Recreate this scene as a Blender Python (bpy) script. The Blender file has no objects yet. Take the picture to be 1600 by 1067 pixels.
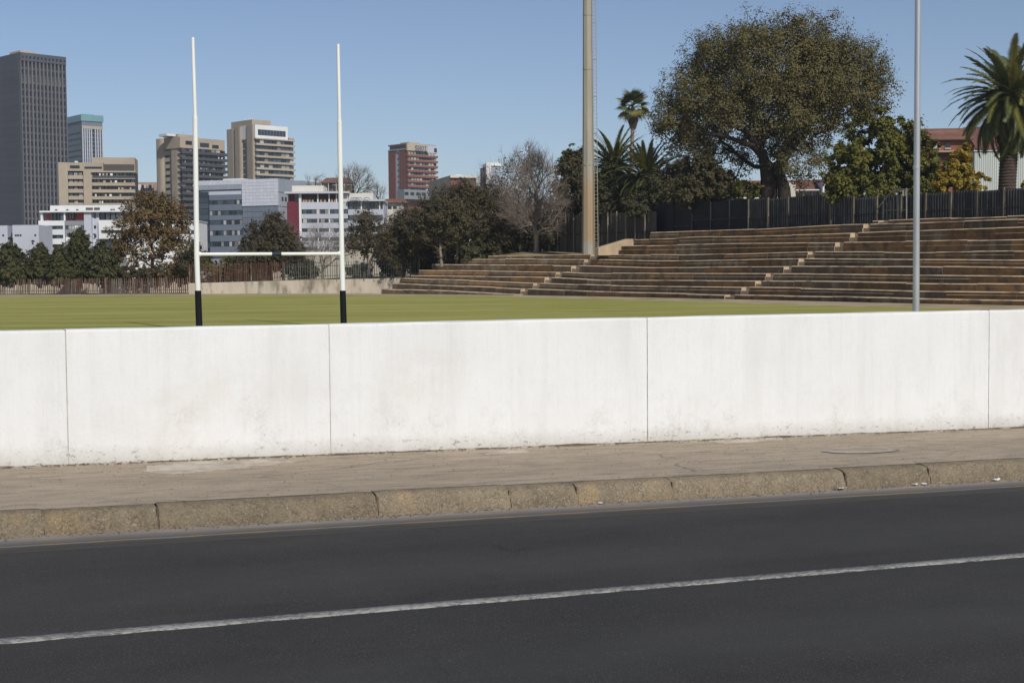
import bpy, math, random
import numpy as np
from mathutils import Matrix, Vector
R = math.radians
scene = bpy.context.scene
COL = scene.collection
# ---------------------------------------------------------------- camera, light, exposure
F = 2222.0; PITCH = math.atan(108 / F); ROLL = 0.0087; EYE = 1.6; FIELD = -0.4
fw = np.array([0, math.cos(PITCH), -math.sin(PITCH)])
r0 = np.array([1.0, 0, 0]); u0 = np.array([0, math.sin(PITCH), math.cos(PITCH)])
RT = r0 * math.cos(ROLL) - u0 * math.sin(ROLL); UP = u0 * math.cos(ROLL) + r0 * math.sin(ROLL)
cam = bpy.data.cameras.new('camera'); camo = bpy.data.objects.new('camera', cam); COL.objects.link(camo)
cam.sensor_width = 36; cam.lens = F / 1600 * 36; cam.clip_end = 9000; cam.clip_start = 0.1
camo.matrix_world = Matrix(((RT[0], UP[0], -fw[0], 0), (RT[1], UP[1], -fw[1], 0), (RT[2], UP[2], -fw[2], EYE), (0, 0, 0, 1)))
scene.camera = camo
SUN_EL = R(40); SUN_AZ = R(27)          # behind the camera, to its right
world = bpy.data.worlds.new("World"); scene.world = world; world.use_nodes = True
nt = world.node_tree
sky = nt.nodes.new('ShaderNodeTexSky'); sky.sky_type = 'NISHITA'; sky.sun_disc = False
sky.sun_elevation = SUN_EL; sky.sun_rotation = math.pi - SUN_AZ
sky.altitude = 1700; sky.air_density = 1.0; sky.dust_density = 0.7; sky.ozone_density = 1.6
tint = nt.nodes.new('ShaderNodeMix'); tint.data_type = 'RGBA'; tint.blend_type = 'MULTIPLY'; tint.inputs[0].default_value = 1.0
tint.inputs[7].default_value = (0.99, 0.955, 0.98, 1)       # the slightly dusty winter air of the high plateau
nt.links.new(sky.outputs[0], tint.inputs[6]); nt.links.new(tint.outputs[2], nt.nodes['Background'].inputs[0]); nt.nodes['Background'].inputs[1].default_value = 0.088
sl = bpy.data.lights.new('sun', 'SUN'); so = bpy.data.objects.new('sun', sl); COL.objects.link(so)
sl.energy = 3.4; sl.angle = R(0.5); sl.color = (1.0, 0.962, 0.885)
sdir = Vector((math.sin(SUN_AZ) * math.cos(SUN_EL), -math.cos(SUN_AZ) * math.cos(SUN_EL), math.sin(SUN_EL)))
so.rotation_euler = sdir.to_track_quat('Z', 'Y').to_euler()
scene.view_settings.view_transform = 'Standard'; scene.view_settings.look = 'None'
scene.view_settings.exposure = 0.05; scene.view_settings.gamma = 1

rng = np.random.default_rng(7); random.seed(7)

# ---------------------------------------------------------------- survey helpers
def yh(px): return 425.0 - 0.0087 * (px - 800)
def W(px, py, d):
    r = fw * F + RT * (px - 800) - UP * (py - 533.5)
    t = d / r[1]
    return np.array([r[0] * t, d, EYE + r[2] * t])
def proj(P):
    q = np.asarray(P, float) - np.array([0, 0, EYE]); z = q @ fw
    return 800 + F * (q @ RT) / z, 533.5 - F * (q @ UP) / z
TH = R(23); CU = np.array([math.cos(TH), math.sin(TH), 0]); CV = np.array([-math.sin(TH), math.cos(TH), 0])
def UV(u, v, z): return CU * u + CV * v + np.array([0, 0, z])
def rz(u): return -0.02 * u             # the street falls two per cent to the right

# ---------------------------------------------------------------- materials
def nmat(name):
    m = bpy.data.materials.new(name); m.use_nodes = True
    return m, m.node_tree, m.node_tree.nodes['Principled BSDF']
def N(nt, t, **k):
    n = nt.nodes.new(t)
    for a, b in k.items(): setattr(n, a, b)
    return n
def mixc(nt, fac, a, b, mode='MIX'):
    n = N(nt, 'ShaderNodeMix', data_type='RGBA', blend_type=mode)
    for i, v in ((0, fac), (6, a), (7, b)):
        if hasattr(v, 'links') or isinstance(v, bpy.types.NodeSocket): nt.links.new(v, n.inputs[i])
        elif i == 0: n.inputs[0].default_value = v
        else: n.inputs[i].default_value = (*v, 1)
    return n.outputs[2]
def noise(nt, vec, scale, detail=4, rough=0.55, stretch=None):
    if stretch:
        mp = N(nt, 'ShaderNodeMapping'); mp.inputs['Scale'].default_value = stretch
        nt.links.new(vec, mp.inputs[0]); vec = mp.outputs[0]
    n = N(nt, 'ShaderNodeTexNoise'); n.inputs['Scale'].default_value = scale
    n.inputs['Detail'].default_value = detail; n.inputs['Roughness'].default_value = rough
    nt.links.new(vec, n.inputs['Vector']); return n.outputs['Fac']
def ramp(nt, v, lo, hi, a=0.0, b=1.0):
    n = N(nt, 'ShaderNodeMapRange'); n.inputs[1].default_value = lo; n.inputs[2].default_value = hi
    n.inputs[3].default_value = a; n.inputs[4].default_value = b
    nt.links.new(v, n.inputs[0]); return n.outputs[0]
def math_(nt, op, a, b=None):
    n = N(nt, 'ShaderNodeMath', operation=op)
    for i, v in ((0, a), (1, b)):
        if v is None: continue
        if isinstance(v, bpy.types.NodeSocket): nt.links.new(v, n.inputs[i])
        else: n.inputs[i].default_value = v
    return n.outputs[0]
def coord(nt, which='Object'): return N(nt, 'ShaderNodeTexCoord').outputs[which]
def bump(nt, bs, h, strength=0.3, dist=0.01):
    b = N(nt, 'ShaderNodeBump'); b.inputs['Strength'].default_value = strength; b.inputs['Distance'].default_value = dist
    nt.links.new(h, b.inputs['Height']); nt.links.new(b.outputs[0], bs.inputs['Normal'])
def pm(name, c1, c2=None, scale=3, rough=0.8, bmp=0, bscale=40, metal=0, spec=0.3, rnd=0, stretch=None, c3=None, s3=1.0, bd=0.01):
    m, nt, bs = nmat(name)
    bs.inputs['Roughness'].default_value = rough; bs.inputs['Metallic'].default_value = metal
    bs.inputs['Specular IOR Level'].default_value = spec
    if c2 is None: c2 = tuple(x * 0.82 for x in c1)
    co = coord(nt)
    out = mixc(nt, ramp(nt, noise(nt, co, scale, 5, 0.6, stretch), 0.35, 0.65), c1, c2)
    if c3: out = mixc(nt, ramp(nt, noise(nt, co, s3, 5, 0.6, stretch), 0.5, 0.68), out, c3)
    if rnd:
        oi = N(nt, 'ShaderNodeObjectInfo')
        v = ramp(nt, oi.outputs['Random'], 0, 1, 1 - rnd, 1 + rnd)
        hs = N(nt, 'ShaderNodeHueSaturation'); nt.links.new(v, hs.inputs['Value']); nt.links.new(out, hs.inputs['Color']); out = hs.outputs[0]
    nt.links.new(out, bs.inputs['Base Color'])
    if bmp: bump(nt, bs, noise(nt, co, bscale, 4), bmp, bd)
    return m
def glass(name, col, rough=0.12, rnd=0.5):
    m, nt, bs = nmat(name)
    bs.inputs['Roughness'].default_value = rough; bs.inputs['Specular IOR Level'].default_value = 0.6
    oi = N(nt, 'ShaderNodeObjectInfo')
    nt.links.new(mixc(nt, oi.outputs['Random'], tuple(c * (1 - rnd) for c in col), tuple(c * (1 + rnd) for c in col)), bs.inputs['Base Color'])
    return m
def leafmat(name, cols, trans=0.25, rough=0.6):
    m, nt, bs = nmat(name)
    bs.inputs['Roughness'].default_value = rough; bs.inputs['Specular IOR Level'].default_value = 0.25
    geo = N(nt, 'ShaderNodeNewGeometry')
    cr = N(nt, 'ShaderNodeValToRGB'); el = cr.color_ramp.elements
    while len(el) < len(cols): el.new(0.5)
    for i, c in enumerate(cols):
        el[i].position = i / max(1, len(cols) - 1); el[i].color = (*c, 1)
    v = math_(nt, 'ADD', math_(nt, 'MULTIPLY', geo.outputs['Random Per Island'], 0.6),
              math_(nt, 'MULTIPLY', ramp(nt, noise(nt, coord(nt), 0.5, 2), 0.3, 0.7), 0.4))
    nt.links.new(v, cr.inputs[0]); nt.links.new(cr.outputs[0], bs.inputs['Base Color'])
    tr = N(nt, 'ShaderNodeBsdfTranslucent'); nt.links.new(cr.outputs[0], tr.inputs[0])
    mx = N(nt, 'ShaderNodeMixShader'); mx.inputs[0].default_value = trans
    nt.links.new(bs.outputs[0], mx.inputs[1]); nt.links.new(tr.outputs[0], mx.inputs[2])
    nt.links.new(mx.outputs[0], nt.nodes['Material Output'].inputs[0])
    return m

# ---------------------------------------------------------------- mesh helpers
def tag(o, label=None, cat=None, group=None, kind=None):
    if label: o['label'] = label
    if cat: o['category'] = cat
    if group: o['group'] = group
    if kind: o['kind'] = kind
    return o
GROUPS = {'conifer': 'dark conifers along the left fence', 'low_bush': 'low bushes behind the fences', 'garden_bush': 'garden bushes above the terrace fence', 'olive_tree': 'olive trees above the left end of the terrace',
 'evergreen_tree': 'evergreen trees behind the terrace and the grove', 'bare_tree': 'leafless winter trees', 'leafy_tree': 'leafy trees behind the terrace', 'feather_palm': 'feather palms', 'tall_shrub': 'tall shrubs behind the panel fence',
 'apartment_block': 'beige apartment blocks on the skyline', 'office_building': 'office buildings beyond the field', 'office_tower': 'office towers at the left edge', 'house': 'houses beyond the trees', 'low_building': 'low buildings beyond the field',
 'palisade_fence': 'palisade fences at the far side of the field', 'garden_wall': 'cream walls behind the palisade fences'}
class T:
    """a thing: an Empty at its base; parts are given in world metres and stored locally"""
    def __init__(s, name, loc, label=None, cat=None, group=None, rot=0.0):
        s.o = bpy.data.objects.new(name, None); COL.objects.link(s.o)
        s.o.empty_display_size = 0.3
        s.o.location = [float(x) for x in loc]; s.o.rotation_euler = (0, 0, rot)
        s.loc = np.array(loc, float); c, n = math.cos(rot), math.sin(rot)
        s.M = np.array([[c, -n, 0], [n, c, 0], [0, 0, 1]])
        tag(s.o, label, cat, group or GROUPS.get(name))
    def local(s, v): return (np.asarray(v, float) - s.loc) @ s.M
def link(name, me, parent=None, loc=None):
    o = bpy.data.objects.new(name, me); COL.objects.link(o)
    if parent is not None: o.parent = parent
    if loc is not None: o.location = [float(x) for x in loc]
    return o
class MB:
    def __init__(s): s.v = []; s.f = []; s.m = []
    def add(s, vs, fs, mi=0):
        b = len(s.v); s.v.extend([tuple(map(float, p)) for p in vs]); s.f.extend([tuple(i + b for i in f) for f in fs]); s.m.extend([mi] * len(fs)); return s
    def hexa(s, p, mi=0):    # 8 points: bottom 0-3 ccw, top 4-7
        return s.add(p, [(3, 2, 1, 0), (4, 5, 6, 7), (0, 1, 5, 4), (1, 2, 6, 5), (2, 3, 7, 6), (3, 0, 4, 7)], mi)
    def box(s, x0, x1, y0, y1, z0, z1, mi=0):
        return s.hexa([(x0, y0, z0), (x1, y0, z0), (x1, y1, z0), (x0, y1, z0), (x0, y0, z1), (x1, y0, z1), (x1, y1, z1), (x0, y1, z1)], mi)
    def tube(s, pts, rad, n=8, mi=0, cap=True):
        pts = [np.array(p, float) for p in pts]; b = []
        if np.isscalar(rad): rad = [rad] * len(pts)
        ref = None; vs = []
        for i, p in enumerate(pts):
            t = pts[min(i + 1, len(pts) - 1)] - pts[max(i - 1, 0)]; t = t / (np.linalg.norm(t) + 1e-9)
            if ref is None: ref = np.array([1.0, 0, 0]) if abs(t[0]) < 0.9 else np.array([0, 1.0, 0])
            a = ref - t * (ref @ t); a /= np.linalg.norm(a); ref = a; c = np.cross(t, a)
            for k in range(n):
                w = 2 * math.pi * k / n; vs.append(p + rad[i] * (a * math.cos(w) + c * math.sin(w)))
        fs = [(i * n + k, i * n + (k + 1) % n, (i + 1) * n + (k + 1) % n, (i + 1) * n + k) for i in range(len(pts) - 1) for k in range(n)]
        if cap:
            e = len(vs); vs = vs + vs[:n] + vs[-n:]; fs += [tuple(range(e + n - 1, e - 1, -1)), tuple(range(e + n, e + 2 * n))]
        return s.add(vs, fs, mi)
    def mesh(s, name, mats, tf=None, smooth=False):
        me = bpy.data.meshes.new(name); v = np.array(s.v)
        if tf is not None: v = tf(v)
        me.from_pydata(v.tolist(), [], s.f)
        for m in (mats if isinstance(mats, (list, tuple)) else [mats]): me.materials.append(m)
        if any(s.m): me.polygons.foreach_set('material_index', s.m)
        if smooth: me.polygons.foreach_set('use_smooth', [len(f) < 5 for f in s.f])
        me.update(); return me
    def build(s, name, mats, th=None, parent=None, smooth=False):
        me = s.mesh(name, mats, th.local if th else None, smooth)
        return link(name, me, parent if parent is not None else (th.o if th else None))
def npmesh(name, v, f, mats, mi=None, smooth=False):
    v = np.asarray(v, np.float32); f = np.asarray(f, np.int32); k = f.shape[1]
    me = bpy.data.meshes.new(name)
    me.vertices.add(len(v)); me.vertices.foreach_set('co', v.ravel())
    me.loops.add(f.size); me.loops.foreach_set('vertex_index', f.ravel())
    me.polygons.add(len(f)); me.polygons.foreach_set('loop_start', np.arange(0, f.size, k, dtype=np.int32))
    for m in (mats if isinstance(mats, (list, tuple)) else [mats]): me.materials.append(m)
    if mi is not None: me.polygons.foreach_set('material_index', np.asarray(mi, np.int32))
    if smooth: me.polygons.foreach_set('use_smooth', np.ones(len(f), bool))
    me.update(calc_edges=True); me.validate(); return me

# ================================================================ THE STREET
def asphalt():
    m, nt, bs = nmat('asphalt'); co = coord(nt)
    big = ramp(nt, noise(nt, co, 0.9, 7, 0.7, (0.6, 1.3, 1)), 0.36, 0.64)
    col = mixc(nt, big, (0.026, 0.0238, 0.0213), (0.047, 0.0432, 0.039))
    lanes = ramp(nt, noise(nt, co, 1.2, 3, 0.5, (0.05, 1, 1)), 0.35, 0.7)
    col = mixc(nt, math_(nt, 'MULTIPLY', lanes, 0.45), col, (0.036, 0.0355, 0.038))
    sp = noise(nt, co, 130, 3, 0.75)
    col = mixc(nt, ramp(nt, sp, 0.56, 0.72), col, (0.16, 0.152, 0.14))
    sd = noise(nt, co, 90, 3, 0.75)
    col = mixc(nt, ramp(nt, sd, 0.56, 0.7, 0, 0.75), col, (0.014, 0.014, 0.016))
    oil = math_(nt, 'MULTIPLY', ramp(nt, noise(nt, co, 5, 5, 0.7, (0.28, 1, 1)), 0.64, 0.72), ramp(nt, noise(nt, co, 0.4, 2), 0.45, 0.6))
    col = mixc(nt, math_(nt, 'MULTIPLY', oil, 0.6), col, (0.018, 0.018, 0.019))
    sep = N(nt, 'ShaderNodeSeparateXYZ'); nt.links.new(co, sep.inputs[0]); vv = math_(nt, 'ADD', sep.outputs[1], math_(nt, 'MULTIPLY', noise(nt, co, 0.7, 4, 0.6, (0.3, 1, 1)), 0.7))
    for c0 in (5.4, 7.4, 8.75):      # tyre-polished wheel tracks
        w_ = ramp(nt, math_(nt, 'ABSOLUTE', math_(nt, 'SUBTRACT', vv, c0 + 0.35)), 0.12, 0.5, 0.24, 0)
        col = mixc(nt, w_, col, (0.072, 0.071, 0.068))
    vo = N(nt, 'ShaderNodeTexVoronoi', feature='DISTANCE_TO_EDGE'); vo.inputs['Scale'].default_value = 0.35
    wn = N(nt, 'ShaderNodeTexNoise'); wn.inputs['Scale'].default_value = 3; wn.inputs['Detail'].default_value = 5; nt.links.new(co, wn.inputs['Vector'])
    wv = N(nt, 'ShaderNodeVectorMath', operation='MULTIPLY_ADD'); nt.links.new(wn.outputs['Color'], wv.inputs[0]); wv.inputs[1].default_value = (0.5, 0.5, 0.5); nt.links.new(co, wv.inputs[2]); nt.links.new(wv.outputs[0], vo.inputs['Vector'])
    crk = math_(nt, 'MULTIPLY', ramp(nt, vo.outputs['Distance'], 0.0, 0.004, 1, 0), ramp(nt, noise(nt, co, 0.8, 2), 0.5, 0.6))
    col = mixc(nt, math_(nt, 'MULTIPLY', crk, 0.6), col, (0.014, 0.014, 0.014))
    nt.links.new(col, bs.inputs['Base Color']); bs.inputs['Roughness'].default_value = 0.85; bs.inputs['Specular IOR Level'].default_value = 0.25
    bump(nt, bs, noise(nt, co, 120, 3, 0.7), 0.6, 0.006)
    return m
M_asphalt = asphalt()
def paint_line(name, col, wear, sc=40):
    m, nt, bs = nmat(name); co = coord(nt)
    n1 = noise(nt, co, sc, 5, 0.75, (0.45, 1, 1)); n2 = noise(nt, co, 1.5, 3)
    w = math_(nt, 'ADD', n1, math_(nt, 'MULTIPLY', n2, 0.35))
    c = mixc(nt, ramp(nt, w, wear, wear + 0.1), (*[x for x in col],), (0.11, 0.105, 0.10))
    nt.links.new(c, bs.inputs['Base Color']); bs.inputs['Roughness'].default_value = 0.8
    bump(nt, bs, n1, 0.15, 0.002); return m
M_white_line = paint_line('worn_white_road_paint', (0.31, 0.298, 0.272), 0.63, 60)
M_yellow_line = paint_line('faded_yellow_road_paint', (0.17, 0.115, 0.052), 0.62, 16)
def sidewalk_mat():
    m, nt, bs = nmat('sidewalk_concrete'); co = coord(nt)
    col = mixc(nt, ramp(nt, noise(nt, co, 1.3, 6, 0.65, (0.4, 1.3, 1)), 0.3, 0.7), (0.335, 0.268, 0.196), (0.43, 0.352, 0.262))
    col = mixc(nt, ramp(nt, noise(nt, co, 9, 6, 0.7, (0.3, 1.5, 1)), 0.46, 0.68, 0, 0.8), col, (0.20, 0.165, 0.13))
    col = mixc(nt, ramp(nt, noise(nt, co, 60, 4, 0.7), 0.55, 0.72, 0, 0.6), col, (0.60, 0.51, 0.41))
    col = mixc(nt, ramp(nt, noise(nt, co, 75, 4, 0.7), 0.58, 0.7, 0, 0.6), col, (0.11, 0.09, 0.07))
    # hairline cracks
    vo = N(nt, 'ShaderNodeTexVoronoi', feature='DISTANCE_TO_EDGE'); vo.inputs['Scale'].default_value = 0.75
    mp = N(nt, 'ShaderNodeMapping'); mp.inputs['Scale'].default_value = (0.35, 1.2, 1)
    wob = N(nt, 'ShaderNodeTexNoise'); wob.inputs['Scale'].default_value = 4; nt.links.new(co, wob.inputs['Vector'])
    vm = N(nt, 'ShaderNodeVectorMath', operation='MULTIPLY_ADD'); nt.links.new(wob.outputs['Color'], vm.inputs[0]); vm.inputs[1].default_value = (0.25, 0.25, 0.25); nt.links.new(co, vm.inputs[2])
    nt.links.new(vm.outputs[0], mp.inputs[0]); nt.links.new(mp.outputs[0], vo.inputs['Vector'])
    crk = math_(nt, 'MULTIPLY', ramp(nt, vo.outputs['Distance'], 0.0, 0.008, 1, 0), ramp(nt, noise(nt, co, 1.7, 2), 0.42, 0.55))
    col = mixc(nt, math_(nt, 'MULTIPLY', crk, 0.55), col, (0.08, 0.065, 0.05))
    nt.links.new(col, bs.inputs['Base Color']); bs.inputs['Roughness'].default_value = 0.92; bs.inputs['Specular IOR Level'].default_value = 0.15
    h = math_(nt, 'SUBTRACT', noise(nt, co, 30, 6, 0.75), crk)
    bump(nt, bs, h, 0.55, 0.012); return m
M_walk = sidewalk_mat()
M_patch = pm('pale_patch_concrete', (0.50, 0.44, 0.36), (0.36, 0.31, 0.25), 7, 0.9, 0.5, 50, rnd=0.1, c3=(0.27, 0.225, 0.18), s3=4)
def gutter_mat():
    m, nt, bs = nmat('dusty_gutter'); co = coord(nt); sp = N(nt, 'ShaderNodeSeparateXYZ'); nt.links.new(co, sp.inputs[0])
    col = mixc(nt, ramp(nt, noise(nt, co, 5, 6, 0.7, (0.3, 2, 1)), 0.35, 0.65), (0.36, 0.305, 0.245), (0.25, 0.215, 0.18))
    col = mixc(nt, ramp(nt, noise(nt, co, 50, 4, 0.7), 0.55, 0.7, 0, 0.6), col, (0.13, 0.11, 0.09))
    w = math_(nt, 'ADD', sp.outputs[1], math_(nt, 'MULTIPLY', noise(nt, co, 4, 6, 0.75, (0.4, 2, 1)), 0.18))
    col = mixc(nt, ramp(nt, w, 9.10, 9.22, 1, 0), col, (0.165, 0.152, 0.145))
    col = mixc(nt, ramp(nt, w, 8.93, 9.10, 1, 0), col, (0.080, 0.073, 0.066))
    col = mixc(nt, ramp(nt, w, 8.80, 8.95, 1, 0), col, (0.050, 0.0485, 0.046))
    nt.links.new(col, bs.inputs['Base Color']); bs.inputs['Roughness'].default_value = 0.95; bs.inputs['Specular IOR Level'].default_value = 0.15
    bump(nt, bs, noise(nt, co, 70, 4), 0.5, 0.008); return m
M_dusty = gutter_mat()
M_gutter = pm('gutter_concrete', (0.30, 0.255, 0.205), (0.20, 0.172, 0.145), 6, 0.9, 0.5, 60, stretch=(0.4, 2, 1), c3=(0.12, 0.108, 0.098), s3=3)
def kerb_mat():
    m, nt, bs = nmat('kerb_stone'); co = coord(nt)
    col = mixc(nt, ramp(nt, noise(nt, co, 5, 6, 0.7), 0.3, 0.7), (0.375, 0.295, 0.195), (0.27, 0.22, 0.15))
    col = mixc(nt, ramp(nt, noise(nt, co, 14, 6, 0.75), 0.54, 0.68, 0, 0.7), col, (0.17, 0.145, 0.11))
    col = mixc(nt, ramp(nt, noise(nt, co, 3, 4, 0.6), 0.58, 0.72, 0, 0.6), col, (0.48, 0.33, 0.17))
    vo = N(nt, 'ShaderNodeTexVoronoi'); vo.inputs['Scale'].default_value = 62
    wn = N(nt, 'ShaderNodeTexNoise'); wn.inputs['Scale'].default_value = 25; wn.inputs['Detail'].default_value = 4; nt.links.new(co, wn.inputs['Vector'])
    wv = N(nt, 'ShaderNodeVectorMath', operation='MULTIPLY_ADD'); nt.links.new(wn.outputs['Color'], wv.inputs[0]); wv.inputs[1].default_value = (0.06, 0.06, 0.06); nt.links.new(co, wv.inputs[2]); nt.links.new(wv.outputs[0], vo.inputs['Vector'])
    col = mixc(nt, ramp(nt, vo.outputs['Distance'], 0.3, 0.7, 0.0, 0.45), col, (0.17, 0.135, 0.095))
    col = mixc(nt, ramp(nt, noise(nt, co, 45, 3, 0.7), 0.62, 0.72, 0, 0.8), col, (0.58, 0.51, 0.42))
    ve = N(nt, 'ShaderNodeTexVoronoi', feature='DISTANCE_TO_EDGE'); ve.inputs['Scale'].default_value = 30; nt.links.new(wv.outputs[0], ve.inputs['Vector'])
    cre = math_(nt, 'MULTIPLY', ramp(nt, ve.outputs['Distance'], 0.0, 0.10, 1, 0), ramp(nt, noise(nt, co, 9, 4, 0.7), 0.42, 0.58))
    col = mixc(nt, math_(nt, 'MULTIPLY', cre, 0.75), col, (0.095, 0.078, 0.058))
    col = mixc(nt, ramp(nt, noise(nt, co, 26, 6, 0.8), 0.6, 0.68, 0, 0.75), col, (0.62, 0.55, 0.45))
    oi = N(nt, 'ShaderNodeObjectInfo'); hs = N(nt, 'ShaderNodeHueSaturation')
    nt.links.new(ramp(nt, oi.outputs['Random'], 0, 1, 0.85, 1.15), hs.inputs['Value']); nt.links.new(col, hs.inputs['Color'])
    nt.links.new(hs.outputs[0], bs.inputs['Base Color']); bs.inputs['Roughness'].default_value = 0.95; bs.inputs['Specular IOR Level'].default_value = 0.15
    h = math_(nt, 'SUBTRACT', noise(nt, co, 34, 8, 0.85), math_(nt, 'MULTIPLY', vo.outputs['Distance'], 0.25))
    bump(nt, bs, h, 0.8, 0.022); return m
M_kerb = kerb_mat()
M_soil = pm('dry_soil', (0.16, 0.12, 0.08), (0.09, 0.07, 0.05), 12, 0.95, 0.6, 40)
M_grit = pm('grit', (0.24, 0.195, 0.14), (0.10, 0.08, 0.06), 30, 0.95)

U0, U1 = -30.0, 36.0
def strip(name, v0, v1, dz, mat, nu=80, nv=3, z1=None, wob=0.0, kind='structure', zdown=-0.001):
    us = np.linspace(U0, U1, nu); vs = list(np.linspace(v0, v1, nv)); thin = name in ('gutter', 'center_line', 'edge_line')
    V = []; Fc = []
    if thin: vs = [v0 - .0015] + vs + [v1 + .0015]      # worn film: its edges run down onto the surface below
    for i, u in enumerate(us):
        for j, v in enumerate(vs):
            t = (v - v0) / (v1 - v0); z = dz if z1 is None else dz * (1 - t) + z1 * t
            if thin and (j == 0 or (j == len(vs) - 1 and name != 'gutter')): z = zdown
            if j == 0 or (j == len(vs) - 1): jit = rng.normal(0, wob) if wob else 0
            V.append((u, v + (jit if wob and j < 2 else 0), rz(u) + z))
    nv = len(vs)
    for i in range(nu - 1):
        for j in range(nv - 1):
            a = i * nv + j; Fc.append((a, a + nv, a + nv + 1, a + 1))
    me = npmesh(name, V, Fc, mat); o = link(name, me); o.rotation_euler = (0, 0, TH)
    if kind: o['kind'] = kind
    return o
strip('road', 2.6, 9.02, 0.0, M_asphalt, 60, 12)
strip('gutter', 8.72, 9.215, 0.004, M_dusty, 400, 9, z1=0.012, wob=0.01)
strip('center_line', 6.552, 6.646, 0.005, M_white_line, 700, 3, wob=0.003)
strip('edge_line', 8.885, 8.925, 0.0105, M_yellow_line, 700, 3, wob=0.006, zdown=0.005)
strip('sidewalk', 9.36, 11.45, 0.150, M_walk, 300, 24, z1=0.165)
strip('near_sidewalk', -4.0, 2.45, 0.12, M_walk, 60, 6)
# near kerb under the photographer's side, out of frame but part of the street
kb = strip('near_kerb', 2.45, 2.6, 0.12, M_gutter, 60, 3, z1=0.0)
# ground on the street side
gs = strip('street_ground', -80, 11.4, -0.12, M_soil, 20, 4)
# kerb stones
ks = T('kerb', UV(4, 9.28, rz(4)), 'rough weathered brown concrete kerb along the sidewalk edge', 'kerb', rot=TH)
joints = [-30, -27.5, -25, -22, -19.4, -17, -14.5, -12, -10, -8.1, -6.4, -4.4, -2.6, -0.95, 0.74, 1.44, 2.91, 3.89, 4.42, 5.21, 6.76, 7.58, 8.75, 9.95, 11.3, 12.9, 14.2, 16, 18, 20.2, 22.5, 25, 27.5, 30, 33, 36]
def snoise(x, y, z, k):    # cheap smooth noise
    return (math.sin(x * 7.1 + k) * math.cos(y * 23.3 + 2 * k) + math.sin(x * 17.7 + 3 * k + z * 31) * 0.6 + math.sin(x * 41 + z * 67 + k * 5) * 0.4) / 2
for i in range(len(joints) - 1):
    dk = .0015 if joints[i] not in (1.44, 2.91, 6.76, 8.75) else .006; dk2 = .0015 if joints[i + 1] not in (1.44, 2.91, 6.76, 8.75) else .006; a, b = joints[i] + dk, joints[i + 1] - dk2
    near = -2 < a < 14
    n = max(4, int((b - a) / (0.045 if near else 0.5)))
    us = np.linspace(a, b, n + 1); prof = [(9.20, -0.02), (9.203, 0.03), (9.213, 0.07), (9.226, 0.112), (9.245, 0.140), (9.275, 0.152), (9.33, 0.156), (9.40, 0.153), (9.40, -0.05)]
    V = []; tilt = rng.normal(0, 0.003); sh = rng.normal(0, 0.003)
    for u in us:
        e = min(u - a, b - u); rd = 0.005 * math.exp(-e / 0.012)
        chip = max(0, snoise(u * 2.3, 1, 2, i)) ** 2 * 0.030 + abs(rng.normal(0, .003))
        for j, (v, z) in enumerate(prof):
            d = snoise(u, v, z, i * 1.3) * (0.009 if 0 < j < 7 else 0)
            c = (rd + chip) if j in (3, 4, 5) else rd * 0.5
            V.append((u, v + sh + d + c + rng.normal(0, 0.0018), rz(u) + z + tilt * (1 if j > 2 else 0) - c * 0.8 + (d * 0.5 if j in (4, 5, 6) else 0)))
    k = len(prof); Fc = [(p * k + q, (p + 1) * k + q, (p + 1) * k + q + 1, p * k + q + 1) for p in range(n) for q in range(k - 1)]
    V = V + V[:k] + V[-k:]; V = np.array([UV(*p) for p in V]); e_ = (n + 1) * k; me = bpy.data.meshes.new('kerbstone')
    me.from_pydata(ks.local(V).tolist(), [], Fc + [tuple(range(e_, e_ + k)), tuple(e_ + k + q for q in range(k - 1, -1, -1))]); me.materials.append(M_kerb)
    me.polygons.foreach_set('use_smooth', [True] * len(Fc) + [False, False])
    link('kerbstone', me, ks.o)
    q = MB(); u = joints[i + 1]; q.hexa([UV(u + x, v, rz(u) + z) for z in (-.02, .135) for x, v in ((-.008, 9.222), (.008, 9.222), (.008, 9.39), (-.008, 9.39))]); q.build('joint_fill', M_soil if u in (1.44, 2.91, 6.76, 8.75) else M_kerb, ks)
# patches and the cover in the sidewalk
def blob(name, pts, dz, mat, jag=0.02):
    P = [np.array(p) for p in pts]; out = []
    for a, b in zip(P, P[1:] + P[:1]):
        n = max(2, int(np.linalg.norm(b - a) / 0.06))
        for t in np.linspace(0, 1, n, endpoint=False): out.append(a + (b - a) * t + rng.normal(0, jag, 2))
    bt = MB(); m = len(out); zz = lambda p: rz(p[0]) + 0.150 + 0.015 * (p[1] - 9.36) / 2.09
    bt.add([(p[0], p[1], zz(p) - 0.01) for p in out] + [(p[0], p[1], zz(p) + dz) for p in out], [tuple(range(m, 2 * m))] + [(i, (i + 1) % m, m + (i + 1) % m, m + i) for i in range(m)])
    o = bt.build(name, mat); o.rotation_euler = (0, 0, TH); return o
def uvpix(px, py):     # place on the sidewalk seen at a photo pixel
    r = fw * F + RT * (px - 800) - UP * (py - 533.5); s = 0.02
    t = (0.157 - EYE) / (r[2] + s * (r @ CU)); return np.array([t * (r @ CU), t * (r @ CV)])
pt = [uvpix(*q) for q in ((222, 738), (232, 729), (300, 723), (400, 719), (470, 722), (395, 730), (330, 736), (270, 741))]
tag(blob('concrete_patch', pt, 0.004, M_patch, 0.014), 'long pale concrete repair patch on the sidewalk near the wall, left side', 'patch', 'concrete patches on the sidewalk')
pt = [uvpix(*q) for q in ((735, 708), (820, 703), (826, 707), (760, 711))]
tag(blob('concrete_patch', pt, 0.004, M_patch, 0.01), 'small pale mortar smear on the sidewalk below the second wall panel from the left', 'patch', 'concrete patches on the sidewalk')
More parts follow.
